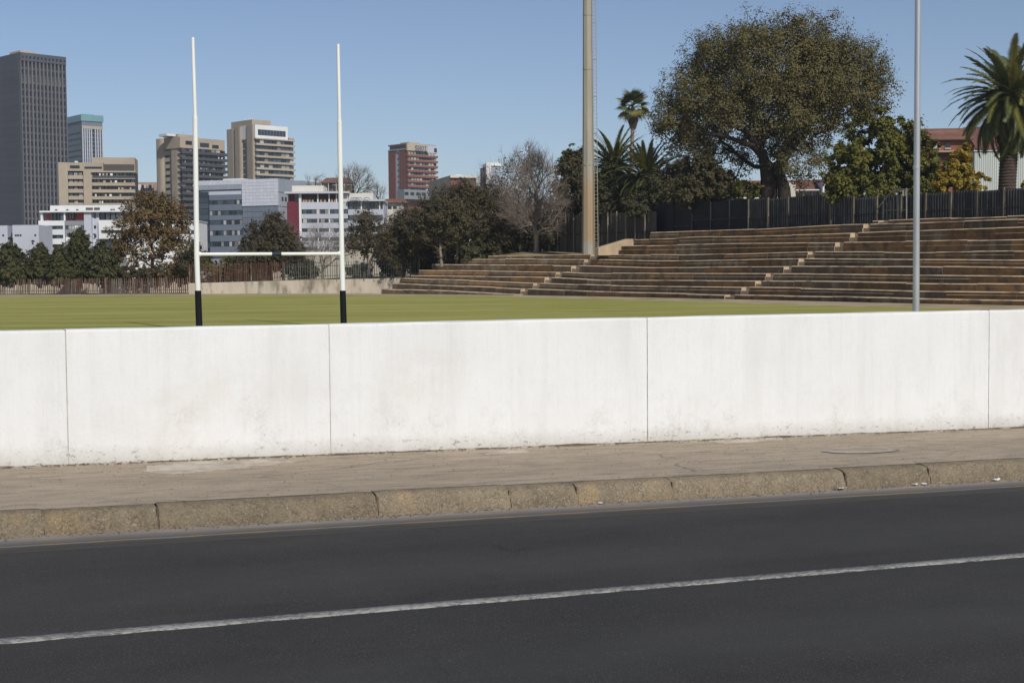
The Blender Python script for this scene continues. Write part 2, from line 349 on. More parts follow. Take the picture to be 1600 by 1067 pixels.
pt = [uvpix(*q) for q in ((1100, 690), (1215, 684), (1224, 688), (1130, 694))]
tag(blob('concrete_patch', pt, 0.004, M_patch, 0.01), 'thin pale mortar smear at the wall foot right of the dark joint', 'patch', 'concrete patches on the sidewalk')
mh = T('inspection_cover', UV(*uvpix(1342, 704), rz(uvpix(1342, 704)[0]) + 0.157), 'worn oval concrete inspection cover outlined by pale mortar in the sidewalk', 'cover', rot=TH)
c = uvpix(1345, 704); b = MB(); n = 40; a1 = (uvpix(1410, 703)[0] - uvpix(1282, 703)[0]) / 2; b1 = 0.17
ring = lambda sx, sy, z: [tuple(UV(c[0] + sx * math.cos(2 * math.pi * k / n) * (1 + 0.03 * math.sin(5 * k)), c[1] + sy * math.sin(2 * math.pi * k / n), rz(c[0] + sx * math.cos(2 * math.pi * k / n)) + z)) for k in range(n)]
b.add(ring(a1 - .06, b1 - .05, .1642), [tuple(range(n))]); b.build('cover_plate', M_walk, mh)
b = MB(); b.add(ring(a1 - .06, b1 - .05, .1655) + ring(a1 + .03, b1 + .03, .163), [(k, (k + 1) % n, n + (k + 1) % n, n + k) for k in range(n)]); b.build('mortar_rim', M_patch, mh)
# soil and grit along the wall foot and the gutter
def grit(name, u0, u1, vf, zf, n, mat, s0, s1):
    V = []; Fc = []
    for i in range(n):
        u = random.uniform(u0, u1); v = vf(); s = random.uniform(s0, s1) * random.random() ** 0.7 + 0.002
        q = rng.normal(0, 1, (6, 3)); q = np.array([(1, 0, 0), (-1, 0, 0), (0, 1, 0), (0, -1, 0), (0, 0, .8), (0, 0, -.8)]) * s * rng.uniform(.6, 1.2, (6, 3))
        b0 = len(V); V += [(u + p[0], v + p[1], rz(u) + zf(v) + p[2] + s * .3) for p in q]
        Fc += [(b0, b0 + 2, b0 + 4), (b0 + 2, b0 + 1, b0 + 4), (b0 + 1, b0 + 3, b0 + 4), (b0 + 3, b0, b0 + 4)]
    o = link(name, npmesh(name, V, Fc, mat)); o.rotation_euler = (0, 0, TH); o['kind'] = 'stuff'; return o
clump = [random.uniform(-2, 13) for _ in range(26)]
V = []; n = 2200
us = np.linspace(U0, U1, n)
wd = [0.012 + 0.03 * max(0, snoise(u * .35, 3, 1, 4)) + 0.03 * max(0, snoise(u * 2.3, 1, 1, 2)) * random.random() for u in us]
for u, w in zip(us, wd): V += [(u, 11.41 - w * 1.6, rz(u) + .1655), (u, 11.41 - w * .5, rz(u) + .167 + w * .1), (u, 11.412, rz(u) + .168 + w * .3)]
dl = link('dirt_line', npmesh('dirt_line', V, [(i * 3 + j, i * 3 + 3 + j, i * 3 + 4 + j, i * 3 + 1 + j) for i in range(n - 1) for j in (0, 1)], M_soil)); dl.rotation_euler = (0, 0, TH); dl['kind'] = 'stuff'
V = []; Fc = []
for i in range(420):
    u = random.uniform(-2, 13.5)
    if snoise(u * .5, 2, 3, 7) < -.15: continue
    L_, w_, h_ = random.uniform(.02, .11), random.uniform(.008, .028), random.uniform(.004, .012); b0 = len(V); v_ = 11.405 - random.uniform(.0, .05); z_ = rz(u) + .164
    for z2, k2 in ((z_, 1), (z_ + h_, .75)): V += [(u - L_ * k2 * random.uniform(.3, .5), v_ - w_ * k2 * .5, z2), (u + L_ * k2 * random.uniform(.3, .5), v_ - w_ * k2 * random.uniform(.2, .6), z2), (u + L_ * k2 * .4, v_ + w_ * k2 * .5, z2), (u - L_ * k2 * .4, v_ + w_ * k2 * random.uniform(.2, .6), z2)]
    Fc += [(b0 + 4, b0 + 5, b0 + 6, b0 + 7)] + [(b0 + k, b0 + (k + 1) % 4, b0 + 4 + (k + 1) % 4, b0 + 4 + k) for k in range(4)]
mf = link('mortar_crumbs', npmesh('mortar_crumbs', V, Fc, M_patch)); mf.rotation_euler = (0, 0, TH); mf['kind'] = 'stuff'
grit('wall_foot_grit', -2, 14, lambda: 11.40 - abs(random.gauss(0, .05)), lambda v: .166, 2200, M_grit, .004, .014)
grit('gutter_grit', -2, 13, lambda: 9.19 - abs(random.gauss(0, .045)), lambda v: .012, 2200, M_grit, .003, .011)
grit('sidewalk_grit', -2, 14, lambda: random.uniform(9.4, 11.3), lambda v: .15 + .015 * (v - 9.36) / 2.09, 1500, M_grit, .003, .008)
# scraps of paper in the gutter
M_paper = pm('litter_paper', (0.75, 0.75, 0.73), (0.6, 0.6, 0.58), 30, 0.7)
def gut(px, py):
    r = fw * F + RT * (px - 800) - UP * (py - 533.5); t = (0.02 - EYE) / (r[2] + 0.02 * (r @ CU)); return t * (r @ CU), t * (r @ CV)
for px, py, s, lb in ((1311, 763, .05, 'flattened white paper scrap by the gutter joint left of the metal pole'), (1429, 757, .035, 'small white paper scrap in the gutter under the metal pole'),
                      (1441, 755.5, .028, 'tiny white scrap just right of the scrap under the metal pole'), (1541, 747, .038, 'crumpled white paper leaning on the kerb at far right'),
                      (938, 786, .022, 'tiny white pellet of litter lying at the kerb foot in mid photo')):
    u, v = gut(px, py); v = min(v, 9.17); b = MB(); n = 4; vs = []
    for i in range(n + 1):
        for j in range(n + 1):
            vs.append(UV(u + (i / n - .5) * s * 1.5, v + (j / n - .5) * s, rz(u) + .022 + abs(random.gauss(0, s * .18))))
    b.add(vs, [(i * (n + 1) + j, (i + 1) * (n + 1) + j, (i + 1) * (n + 1) + j + 1, i * (n + 1) + j + 1) for i in range(n) for j in range(n)])
    tag(b.build('paper_scrap', M_paper), lb, 'litter', 'litter along the gutter')

# ---------------------------------------------------------------- the white wall
def wall_mat():
    m, nt, bs = nmat('white_painted_concrete'); co = coord(nt)
    sp = N(nt, 'ShaderNodeSeparateXYZ'); nt.links.new(co, sp.inputs[0])
    hgt = math_(nt, 'ADD', sp.outputs[2], math_(nt, 'MULTIPLY', sp.outputs[0], 0.02))       # height above the sloping sidewalk
    col = mixc(nt, ramp(nt, noise(nt, co, 1.1, 5, 0.6), 0.3, 0.7), (0.82, 0.813, 0.795), (0.77, 0.76, 0.74))
    st = ramp(nt, noise(nt, co, 2.2, 4, 0.6, (1.4, 1, 0.16)), 0.5, 0.75)
    col = mixc(nt, math_(nt, 'MULTIPLY', st, 0.5), col, (0.66, 0.645, 0.61))
    fs = ramp(nt, noise(nt, co, 11, 5, 0.7, (1.6, 1, 0.05)), 0.5, 0.72)
    col = mixc(nt, math_(nt, 'MULTIPLY', fs, 0.24), col, (0.60, 0.585, 0.55))
    rl = ramp(nt, noise(nt, co, 26, 6, 0.75, (1, 1, 0.6)), 0.52, 0.7)
    col = mixc(nt, math_(nt, 'MULTIPLY', rl, 0.22), col, (0.62, 0.61, 0.58))
    blot = math_(nt, 'MULTIPLY', ramp(nt, noise(nt, co, 0.8, 3, 0.5, (1, 1, 1.2)), 0.53, 0.72), ramp(nt, noise(nt, co, 6, 5, 0.7), 0.35, 0.7))
    col = mixc(nt, math_(nt, 'MULTIPLY', blot, 0.55), col, (0.66, 0.62, 0.55))
    # grey smudges in the lower third
    low = ramp(nt, hgt, 0.0, 0.5, 1, 0)
    sm = math_(nt, 'MULTIPLY', math_(nt, 'MULTIPLY', ramp(nt, noise(nt, co, 3.2, 6, 0.7), 0.5, 0.72), ramp(nt, noise(nt, co, 34, 5, 0.75), 0.4, 0.62)), ramp(nt, hgt, 0.1, 0.62, 1, 0.12))
    col = mixc(nt, math_(nt, 'MULTIPLY', sm, 0.7), col, (0.40, 0.385, 0.35))
    # dirt splash at the foot
    edge = math_(nt, 'ADD', math_(nt, 'MULTIPLY', noise(nt, co, 2.5, 7, 0.8), 0.16), math_(nt, 'MULTIPLY', noise(nt, co, 30, 6, 0.85), 0.14))
    foot = ramp(nt, math_(nt, 'SUBTRACT', hgt, edge), -0.17, 0.0, 1, 0)
    col = mixc(nt, math_(nt, 'MULTIPLY', foot, 0.6), col, (0.45, 0.40, 0.32))
    ds = math_(nt, 'MULTIPLY', ramp(nt, noise(nt, co, 24, 6, 0.75, (0.5, 1, 1)), 0.57, 0.63), ramp(nt, math_(nt, 'SUBTRACT', hgt, math_(nt, 'MULTIPLY', noise(nt, co, 1.3, 4), 0.2)), -0.09, 0.06, 1, 0))
    col = mixc(nt, math_(nt, 'MULTIPLY', ds, 0.8), col, (0.20, 0.17, 0.13))
    fl = math_(nt, 'MULTIPLY', ramp(nt, noise(nt, co, 17, 5, 0.7), 0.665, 0.70), ramp(nt, hgt, 0.03, 0.30, 1, 0))
    col = mixc(nt, math_(nt, 'MULTIPLY', fl, 0.8), col, (0.22, 0.19, 0.15))
    spk = ramp(nt, noise(nt, co, 55, 2, 0.6), 0.74, 0.78)
    col = mixc(nt, math_(nt, 'MULTIPLY', spk, 0.5), col, (0.3, 0.28, 0.25))
    nt.links.new(col, bs.inputs['Base Color']); bs.inputs['Roughness'].default_value = 0.85; bs.inputs['Specular IOR Level'].default_value = 0.2
    h = math_(nt, 'ADD', math_(nt, 'MULTIPLY', noise(nt, co, 3, 4), 1.2), math_(nt, 'MULTIPLY', noise(nt, co, 45, 6, 0.8), 0.6))
    bump(nt, bs, h, 0.5, 0.012); return m
M_wall = wall_mat()
M_joint = pm('dark_joint_filler', (0.40, 0.37, 0.33), (0.10, 0.09, 0.08), 12, 0.95)
M_joint_pale = pm('pale_joint_filler', (0.58, 0.55, 0.50), (0.40, 0.375, 0.335), 9, 0.95)
WT = 1.18
wl = T('boundary_wall', UV(0, 11.5, 0.165), 'long low white painted concrete wall with vertical joints beside the sidewalk', 'wall', rot=TH)
wj = [-30, -26, -21.5, -17.5, -13.5, -9.5, -6, -2.6, 1.11, 3.2, 6.18, 10.12, 14.2, 18.2, 22.2, 26.2, 30.5, 36]
for i in range(len(wj) - 1):
    a, b = wj[i] + .004, wj[i + 1] - .004
    n = max(6, int((b - a) / .35)); us = np.linspace(a, b, n + 1); dv = rng.normal(0, .002); dz = 0
    prof = [(11.41, 0), (11.41, .45), (11.41, .8), (11.411, .985), (11.414, .996), (11.422, 1.0), (11.60, 1.0), (11.61, .99), (11.61, -0.2)]
    V = []
    for u in us:
        zb = rz(u) + .10
        e = min(u - a, b - u)
        for j, (v, t) in enumerate(prof):
            top = WT + rng.normal(0, .0016) + dz - 0.0016 * (u - 4.8) * 1.2
            z = zb + (top - zb) * t if t >= 0 else zb - .5
            V.append(UV(u, v + dv + 0, z))
    k = len(prof); Fc = [(p * k + q, (p + 1) * k + q, (p + 1) * k + q + 1, p * k + q + 1) for p in range(n) for q in range(k - 1)]
    me = bpy.data.meshes.new('wall_panel'); me.from_pydata(wl.local(np.array(V)).tolist(), [], Fc + [tuple(range(k)), tuple(n * k + q for q in range(k - 1, -1, -1))]); me.materials.append(M_wall)
    me.polygons.foreach_set('use_smooth', [False] * (len(Fc) + 2)); link('wall_panel', me, wl.o)
    if 0 < i: 
        u = wj[i]; z0 = rz(u) + .12; q = MB()
        m = 30
        for s in range(m):
            za, zb = z0 + (WT - .004 - z0) * s / m, z0 + (WT - .004 - z0) * (s + 1) / m
            d = 11.4135 + rng.uniform(0, .004); pts = [UV(u + x, v, z) for z in (za, zb) for x, v in ((-.007, d), (.007, d), (.007, 11.55), (-.007, 11.55))]
            q.hexa(pts)
        q.build('joint_strip', M_joint if abs(u - 6.18) < .1 or u > 10 else M_joint_pale, wl)
# ================================================================ THE FIELD
def grass_mat():
    m, nt, bs = nmat('mown_winter_grass'); co = coord(nt)
    col = mixc(nt, ramp(nt, noise(nt, co, 0.35, 7, 0.75, (0.18, 1, 1)), 0.4, 0.62), (0.315, 0.308, 0.074), (0.43, 0.385, 0.128))
    col = mixc(nt, ramp(nt, noise(nt, co, 0.22, 5, 0.7, (0.3, 1, 1)), 0.45, 0.7, 0, 0.75), col, (0.20, 0.225, 0.045))
    col = mixc(nt, ramp(nt, noise(nt, co, 2.2, 6, 0.75, (0.2, 1, 1)), 0.53, 0.72, 0, 0.75), col, (0.48, 0.39, 0.17))
    col = mixc(nt, ramp(nt, noise(nt, co, 16, 4, 0.75), 0.5, 0.7, 0, 0.5), col, (0.14, 0.135, 0.036))
    nt.links.new(col, bs.inputs['Base Color']); bs.inputs['Roughness'].default_value = 0.95; bs.inputs['Specular IOR Level'].default_value = 0.1
    bump(nt, bs, noise(nt, co, 12, 5, 0.8), 0.7, 0.06); return m
M_grass = grass_mat()
M_dirt = pm('dry_track_dirt', (0.46, 0.36, 0.225), (0.36, 0.285, 0.17), 0.5, 0.95, 0.4, 6, c3=(0.20, 0.17, 0.07), s3=0.35)
M_veld = pm('dry_veld', (0.30, 0.23, 0.12), (0.20, 0.16, 0.075), 0.3, 0.95, 0.5, 4, c3=(0.11, 0.105, 0.04), s3=0.2, bd=0.1)
def poly_sheet(name, pts, z, mat):
    b = MB(); b.add([(p[0], p[1], z) for p in pts], [tuple(range(len(pts)))]); o = b.build(name, mat); o['kind'] = 'structure'; return o
wa, wb = UV(-34, 11.55, 0), UV(40, 11.55, 0)
poly_sheet('terrain', [UV(-500, 11.62, 0), UV(400, 11.62, 0), (1200, 1500), (-1300, 1500)], FIELD - 0.05, M_veld)
# ---- grandstand base curve in plan
ctrl = np.array([(-16.5, 143.5), (-12.75, 138.4), (1.1, 123.0), (14.6, 98.8), (23.0, 81.5), (27.2, 74.6), (33.5, 63.0), (38.5, 53.0)])
def catmull(P, per=24):
    out = []
    Q = np.vstack([2 * P[0] - P[1], P, 2 * P[-1] - P[-2]])
    for i in range(1, len(Q) - 2):
        for t in np.linspace(0, 1, per, endpoint=False):
            out.append(0.5 * ((2 * Q[i]) + (-Q[i - 1] + Q[i + 1]) * t + (2 * Q[i - 1] - 5 * Q[i] + 4 * Q[i + 1] - Q[i + 2]) * t * t + (-Q[i - 1] + 3 * Q[i] - 3 * Q[i + 1] + Q[i + 2]) * t ** 3))
    out.append(P[-1]); return np.array(out)
cv = catmull(ctrl); sl_ = np.concatenate([[0], np.cumsum(np.linalg.norm(np.diff(cv, axis=0), axis=1))]); SL = sl_[-1]
tg = np.gradient(cv, sl_, axis=0)
ker = np.ones(25) / 25
tg = np.stack([np.convolve(np.pad(tg[:, k], 12, 'edge'), ker, 'valid') for k in (0, 1)], 1); tg /= np.linalg.norm(tg, axis=1)[:, None]
nm = np.stack([-tg[:, 1], tg[:, 0]], 1)                      # outward, away from the field
def cp(s, o):
    x = np.interp(s, sl_, cv[:, 0]) + o * np.interp(s, sl_, nm[:, 0]); y = np.interp(s, sl_, cv[:, 1]) + o * np.interp(s, sl_, nm[:, 1]); return x, y
SS = np.linspace(0, SL, 500)
def s_at(px, o, py=420):
    x, y = cp(SS, o); pxs = []
    for a, b in zip(x, y):
        pxs.append(800 + F * a / (b * math.cos(PITCH)) - 0.0087 * (533.5 - py))
    return float(np.interp(px, pxs, SS))
field_pts = [(p[0], p[1]) for p in np.stack(cp(np.linspace(3, SL, 60), -0.8), 1)]
farL = W(-160, 462, 160); farM = W(295, 461, 149.5)
poly_sheet('field', [UV(-60, 11.62, 0)[:2], UV(44, 11.62, 0)[:2]] + field_pts[::-1] + [(farM[0], farM[1] - 1.0), (farL[0], farL[1] - 1)], FIELD, M_grass)
b = MB(); e1 = np.stack([np.array(cp(s_, -np.interp(s_, [0, 25, 55, SL], [9, 5, 5.5, 8]) + rng.normal(0, .25))) for s_ in np.linspace(0, SL, 60)]); e2 = np.stack(cp(np.linspace(0, SL, 60), 0.3), 1)
for i in range(59): b.add([(*e1[i], FIELD + .004), (*e1[i + 1], FIELD + .004), (*e2[i + 1], FIELD + .004), (*e2[i], FIELD + .004)], [(0, 1, 2, 3)])
q = [(farL[0], farL[1] - 15.0), (farM[0], farM[1] - 11), (cp(3, 0)[0], cp(3, 0)[1] - 7), (cp(3, 0)[0] + 1, cp(3, 0)[1] + 1.5), (farM[0], farM[1] + 2), (farL[0], farL[1] + 2)]
b.add([(*p, FIELD + .008) for p in q], [tuple(range(6))])
tag(b.build('track', M_dirt), kind='structure')
# ================================================================ THE GRANDSTAND TERRACE
M_riser = pm('weathered_terrace_concrete', (0.185, 0.125, 0.074), (0.098, 0.070, 0.046), 0.9, 0.92, 0.6, 9, rnd=0.28, stretch=(1, 1, .5), c3=(0.235, 0.19, 0.135), s3=1.3, bd=.04)
M_rust = pm('brown_stained_terrace_concrete', (0.27, 0.150, 0.064), (0.165, 0.095, 0.044), 0.9, 0.92, 0.6, 9, rnd=0.25, c3=(0.085, 0.065, 0.05), s3=1.2, bd=.04)
M_nose = pm('sunlit_pale_step_edge', (0.72, 0.54, 0.35), (0.58, 0.43, 0.275), 1.2, 0.9, 0.3, 20, c3=(0.22, 0.165, 0.11), s3=0.7)  # pale edge strip; its tone paints the sunlit line along each step
M_tread = pm('dusty_terrace_tread', (0.34, 0.265, 0.17), (0.24, 0.19, 0.125), 0.7, 0.95, 0.3, 12)
M_pale = pm('pale_stair_concrete', (0.50, 0.385, 0.26), (0.40, 0.30, 0.20), 1.5, 0.9, 0.3, 12, rnd=.1)
TR = 0.9
rows = [
 [(596, 451), (700, 454.5), (803, 460)],
 [(613, 443), (813, 451), (940, 455.7), (1129, 460.5), (1300, 463), (1426, 466.6), (1600, 469)],
 [(626, 434.7), (834, 442), (940, 446), (1300, 450.7), (1426, 454.2), (1600, 456.4)],
 [(642, 430), (853, 433), (940, 437.3), (1200, 438.7), (1300, 439.8), (1426, 442), (1600, 443.2)],
 [(654, 422), (870, 424.6), (920, 426.8), (1193, 427.3), (1300, 427.6), (1426, 429), (1600, 431)],
 [(674, 413), (895, 415), (1015, 418), (1225, 415.5), (1426, 416), (1600, 418.5)],
 [(719, 404.5), (913, 405), (1045, 407.5), (1247, 403.5), (1426, 405.4), (1600, 406.4)],
 [(762, 400), (922, 397), (1060, 398.4), (1260, 392.8), (1426, 393.7), (1600, 391.5)],
 [(970, 384.5), (1100, 381.5), (1300, 379), (1426, 377.7), (1600, 374)],
 [(989, 373.8), (1100, 370), (1300, 365), (1426, 360), (1600, 354.4)],
 [(1015, 363), (1176, 358), (1300, 351), (1426, 348), (1600, 341.6)],
 [(1362, 345.5), (1426, 342.5), (1600, 336.5)],
]
stairA = [None, (813, 824.5), (832, 842.5), (851, 861.5), (868, 878), (893, 905), (912, 922), (922, 932), None, None, None, None]
stairB = [None, (1132, 1147), (1157, 1170), (1180, 1191), (1195.5, 1207.5), (1224, 1236.5), (1247, 1256.5), (1261, 1272), (1303.5, 1317), (1327, 1340), (1348, 1358), (1372, 1387)]
off = [TR * k for k in range(12)]
rowz = []
for k, rp in enumerate(rows):
    ss = []; zz = []
    for px, py in rp:
        s = s_at(px, off[k], py); x, y = cp(s, off[k]); ss.append(s); zz.append(W(px, py, y)[2])
    rowz.append((np.array(ss), np.array(zz)))
def zrow(k, s):
    if k < 0: return FIELD
    if k == 0 and s > rowz[0][0][-1]: return FIELD
    return float(np.interp(s, *rowz[k]))
tb = cp(40, 4)
ter = T('grandstand_terrace', (tb[0], tb[1], FIELD), 'curving stepped concrete grandstand terrace with pale step edges beside the grass field', 'terrace')
for k in range(12):
    s0 = rowz[k][0][0]; s1 = rowz[k][0][-1] if k == 0 else SL
    br = [s0]; gaps = []
    for st in (stairA[k], stairB[k]):
        if st: gaps.append((s_at(st[0], off[k]), s_at(st[1], off[k])))
    spans = []; a = s0
    for g in gaps: spans.append((a, g[0])); a = g[1]
    spans.append((a, s1))
    for a, bnd in spans:
        c = a
        while c < bnd - .05:
            L = random.uniform(3.2, 6.2); d = min(c + L, bnd)
            if bnd - d < 1.5: d = bnd
            n = max(1, int((d - c) / 1.6)); b = MB(); jz = rng.normal(0, .018); jo = rng.normal(0, .018); prof_n = 8
            for i in range(n + 1):
                s = c + .008 + (d - c - .016) * i / n; z = zrow(k, s) + jz
                zp = min(zrow(k - 1, s), z - .08); zb = min(zp, FIELD if k < 2 else zp) - .12; zm = zp + (z - zp) * .52
                led = .05 if k in (2, 4, 6, 7, 8, 9, 10) else .0
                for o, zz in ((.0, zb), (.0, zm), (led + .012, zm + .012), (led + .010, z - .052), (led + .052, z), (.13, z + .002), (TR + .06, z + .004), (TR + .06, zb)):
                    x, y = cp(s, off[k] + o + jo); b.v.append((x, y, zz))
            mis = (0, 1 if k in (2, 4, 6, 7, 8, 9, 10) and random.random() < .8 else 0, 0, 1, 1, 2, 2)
            for i in range(n):
                for j in range(7):
                    p = i * 8 + j; b.f.append((p, p + 8, p + 9, p + 1)); b.m.append(mis[j])
            b.f += [tuple(range(8)), tuple(n * 8 + j for j in range(7, -1, -1))]; b.m += [3 if c == a else 0, 3 if d == bnd else 0]
            sm = (c + d) / 2; pxm, _ = proj((*cp(sm, off[k]), 1))
            brown = (k >= 8 and random.random() < .45) or (1000 < pxm < 1075 and 2 < k < 7) or random.random() < .2 or (pxm > 1400 and random.random() < .5)
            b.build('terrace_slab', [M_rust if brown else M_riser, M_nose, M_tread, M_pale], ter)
            c = d
    for g0, g1 in gaps:     # half-height stair block at the back of each notch
        b = MB(); P = []
        zp = zrow(k - 1, g0); z = zrow(k, g0); zh = zp + (z - zp) * .5
        for zz in (zp - .1, zh):
            for s, o in ((g0 + .01, .04), (g1 - .01, .04), (g1 - .01, .50), (g0 + .01, .50)): P.append((*cp(s, off[k] + o), zz))
        b.hexa(P); P = []
        for zz in (zp - .1, z):
            for s, o in ((g0 + .01, .503), (g1 - .01, .503), (g1 - .01, TR + .1), (g0 + .01, TR + .1)): P.append((*cp(s, off[k] + o), zz))
        b.hexa(P); b.build('stair_block', M_pale, ter)
# sloping pale end wall of the upper block
sE = s_at(966, off[8]); b = MB(); P = []
for ds in (-.55, -.05):
    for o, z in ((8 * TR - 2.1, zrow(7, sE) - .1), (10.4 * TR, zrow(7, sE) - .1), (10.4 * TR, zrow(9, sE) + .05), (9.3 * TR, zrow(9, sE) + .05), (8 * TR - 2.1, zrow(8, sE) - .15)):
        P.append((*cp(sE + ds, o), z))
b.add(P, [(0, 1, 2, 3, 4), (9, 8, 7, 6, 5)] + [(i, 5 + i, 5 + (i + 1) % 5, (i + 1) % 5) for i in range(5)]); b.build('end_wall', M_pale, ter)
# raised ground behind the terrace
V = []; Fc = []; offs = [7 * TR + .82, 9.5, 11.5, 16, 30, 60, 140, 600]; sg = np.linspace(-30, SL + 30, 80); sE1 = s_at(985, off[9])
def plz(s, o):
    sc = min(max(s, 0), SL); lo = zrow(7, sc) - .03; 
    hi = (zrow(11, sc) if sc > rowz[11][0][0] else zrow(10, sc)) - .02
    t = min(1, max(0, (s - sE1 + .5) / 4)); e = min(1, max(0, (s + 8) / 18)) if s < 10 else 1
    o_ = min(1, max(0, (o - 7.5) / 3.0)); z = lo * (1 - t) + (lo - .5 + (hi - lo + .5) * o_) * t
    z = FIELD + (z - FIELD) * e
    mound = .45 * math.exp(-((s - (sE1 - 13)) / 5) ** 2 - ((o - 9.8) / 1.6) ** 2)
    return z + mound + (rng.normal(0, .05) if o > 9 else 0)
for s in sg:
    sc = min(max(s, 0), SL); x0, y0 = cp(sc, 0); ex = s - sc
    for o in offs:
        x, y = cp(sc, o); t = np.array([np.interp(sc, sl_, tg[:, 0]), np.interp(sc, sl_, tg[:, 1])]) * ex
        V.append((x + t[0], y + t[1], plz(s, o)))
m = len(offs)
for i in range(len(sg) - 1):
    for j in range(m - 1): p = i * m + j; Fc.append((p, p + m, p + m + 1, p + 1))
tag(link('embankment', npmesh('embankment', V, Fc, M_veld)), kind='structure')
def ground_behind(px, d):      # height of the raised ground at a column and distance
    x = W(px, 400, d)[0]; cxs, cys = cv[:, 0], cv[:, 1]
    i = int(np.argmin((cxs - x) ** 2 + (cys - d) ** 2)); dv = np.array([x - cxs[i], d - cys[i]]); o = dv @ nm[i]; s = sl_[i] + (dv @ tg[i])
    return plz(s, max(o, 8))

# ---------------------------------------------------------------- dark fence along the terrace top
M_sheet = pm('black_sheet_fence', (0.045, 0.044, 0.046), (0.024, 0.024, 0.027), 1.2, 0.6, 0.2, 8, rnd=.35, stretch=(1, 1, .3), c3=(0.075, 0.068, 0.06), s3=1.5)
M_rib = pm('pale_fence_rib', (0.22, 0.205, 0.19), (0.07, 0.068, 0.068), 1.5, 0.7, rnd=.3)  # rib crests paler than the sheet
M_net = pm('navy_shade_cloth', (0.021, 0.022, 0.028), (0.013, 0.014, 0.018), 1.0, 0.8, 0.3, 20, rnd=.2)
M_fpost = pm('fence_post_timber', (0.19, 0.155, 0.11), (0.11, 0.09, 0.065), 2, 0.8, rnd=.25)
M_postpale = pm('pale_fence_post', (0.30, 0.255, 0.18), (0.22, 0.185, 0.13), 2, 0.8, rnd=.2)
fo = 11.4
sF = s_at(1024, fo, 340)
px_s = []; s = sF
while s < SL - .5: px_s.append(s); s += 2.42
fb = cp(px_s[len(px_s) // 2], fo)
fen = T('sheet_fence', (*fb, 4.5), 'dark corrugated sheet fence running along the top of the terrace on the right', 'fence')
tops = [(1020, 319), (1130, 314), (1283, 304.5), (1285, 310), (1385, 306.5), (1440, 302.5), (1600, 295), (1800, 285)]
def f_top(s):
    x, y = cp(s, fo); px = 800 + F * x / y; py = np.interp(px, [t[0] for t in tops], [t[1] for t in tops]); return W(px, py, y)[2], px
for i in range(len(px_s)):
    s0 = px_s[i]; s1 = px_s[i + 1] if i + 1 < len(px_s) else s0 + 2.42
    za = min(plz(s0, 11.4), zrow(10, s0)) - .25; zt, pxa = f_top((s0 + s1) / 2); zt += rng.normal(0, .035)
    net = pxa < 1165
    b = MB(); n = 1 if net else 10; vs = []; jit = rng.normal(0, .02)
    if net:
        prof = [(0, 0), (.5, .02), (1, 0)]
        vs = [(*cp(s0 - .06 + (s1 - s0 + .12) * t, fo + jit + o), z) for t, o in prof for z in (za, (za + zt) / 2, zt)]
        b.add(vs, [(i2 * 3 + j, i2 * 3 + 3 + j, i2 * 3 + 4 + j, i2 * 3 + 1 + j) for i2 in range(2) for j in range(2)])
        me_m = [M_net, M_net]
    else:
        tt = []
        for r in range(n):
            for fx, o in ((.0, 0), (.55, .0), (.62, -.05), (.9, -.05), (.97, 0)): tt.append(((r + fx) / n, o, 1 if fx in (.62,) else 0))
        tt.append((1, 0, 0)); slant = rng.normal(0, .02)
        for t, o, _ in tt:
            for z in (za, zt): vs.append((*cp(s0 - .06 + (s1 - s0 + .12) * t, fo + jit + o), z + slant * (t - .5) * (z == zt)))
        for q in range(len(tt) - 1): b.add([], [], 0); b.f.append((q * 2, q * 2 + 2, q * 2 + 3, q * 2 + 1)); b.m.append(tt[q][2] if random.random() < .75 else 0)
        b.v = [tuple(map(float, p)) for p in vs]; me_m = [M_sheet, M_rib]
    b.build('fence_panel', me_m, fen)
    b = MB(); zr = za + (zt - za) * .42 + .1; P = []
    for z in (zr - .05, zr + .05):
        for s_, o in ((s0 + .03, fo - .12), (s1 - .03, fo - .12), (s1 - .03, fo - .06), (s0 + .03, fo - .06)): P.append((*cp(s_, o), z))
    b.hexa(P); b.build('fence_rail', M_sheet, fen)
    b = MB(); P = []; w = .055 if not net else .035
    for z in (za, zt + rng.uniform(-.02, .14)):
        for s_, o in ((s0 - w, fo - .17), (s0 + w, fo - .17), (s0 + w, fo - .04), (s0 - w, fo - .04)): P.append((*cp(s_, o), z))
    b.hexa(P); b.build('fence_post', M_fpost if not net else M_net, fen)
M_brownsheet = pm('brown_grey_sheet_fence', (0.115, 0.098, 0.08), (0.065, 0.057, 0.05), 1.2, 0.75, rnd=.3, stretch=(1, 1, .3))
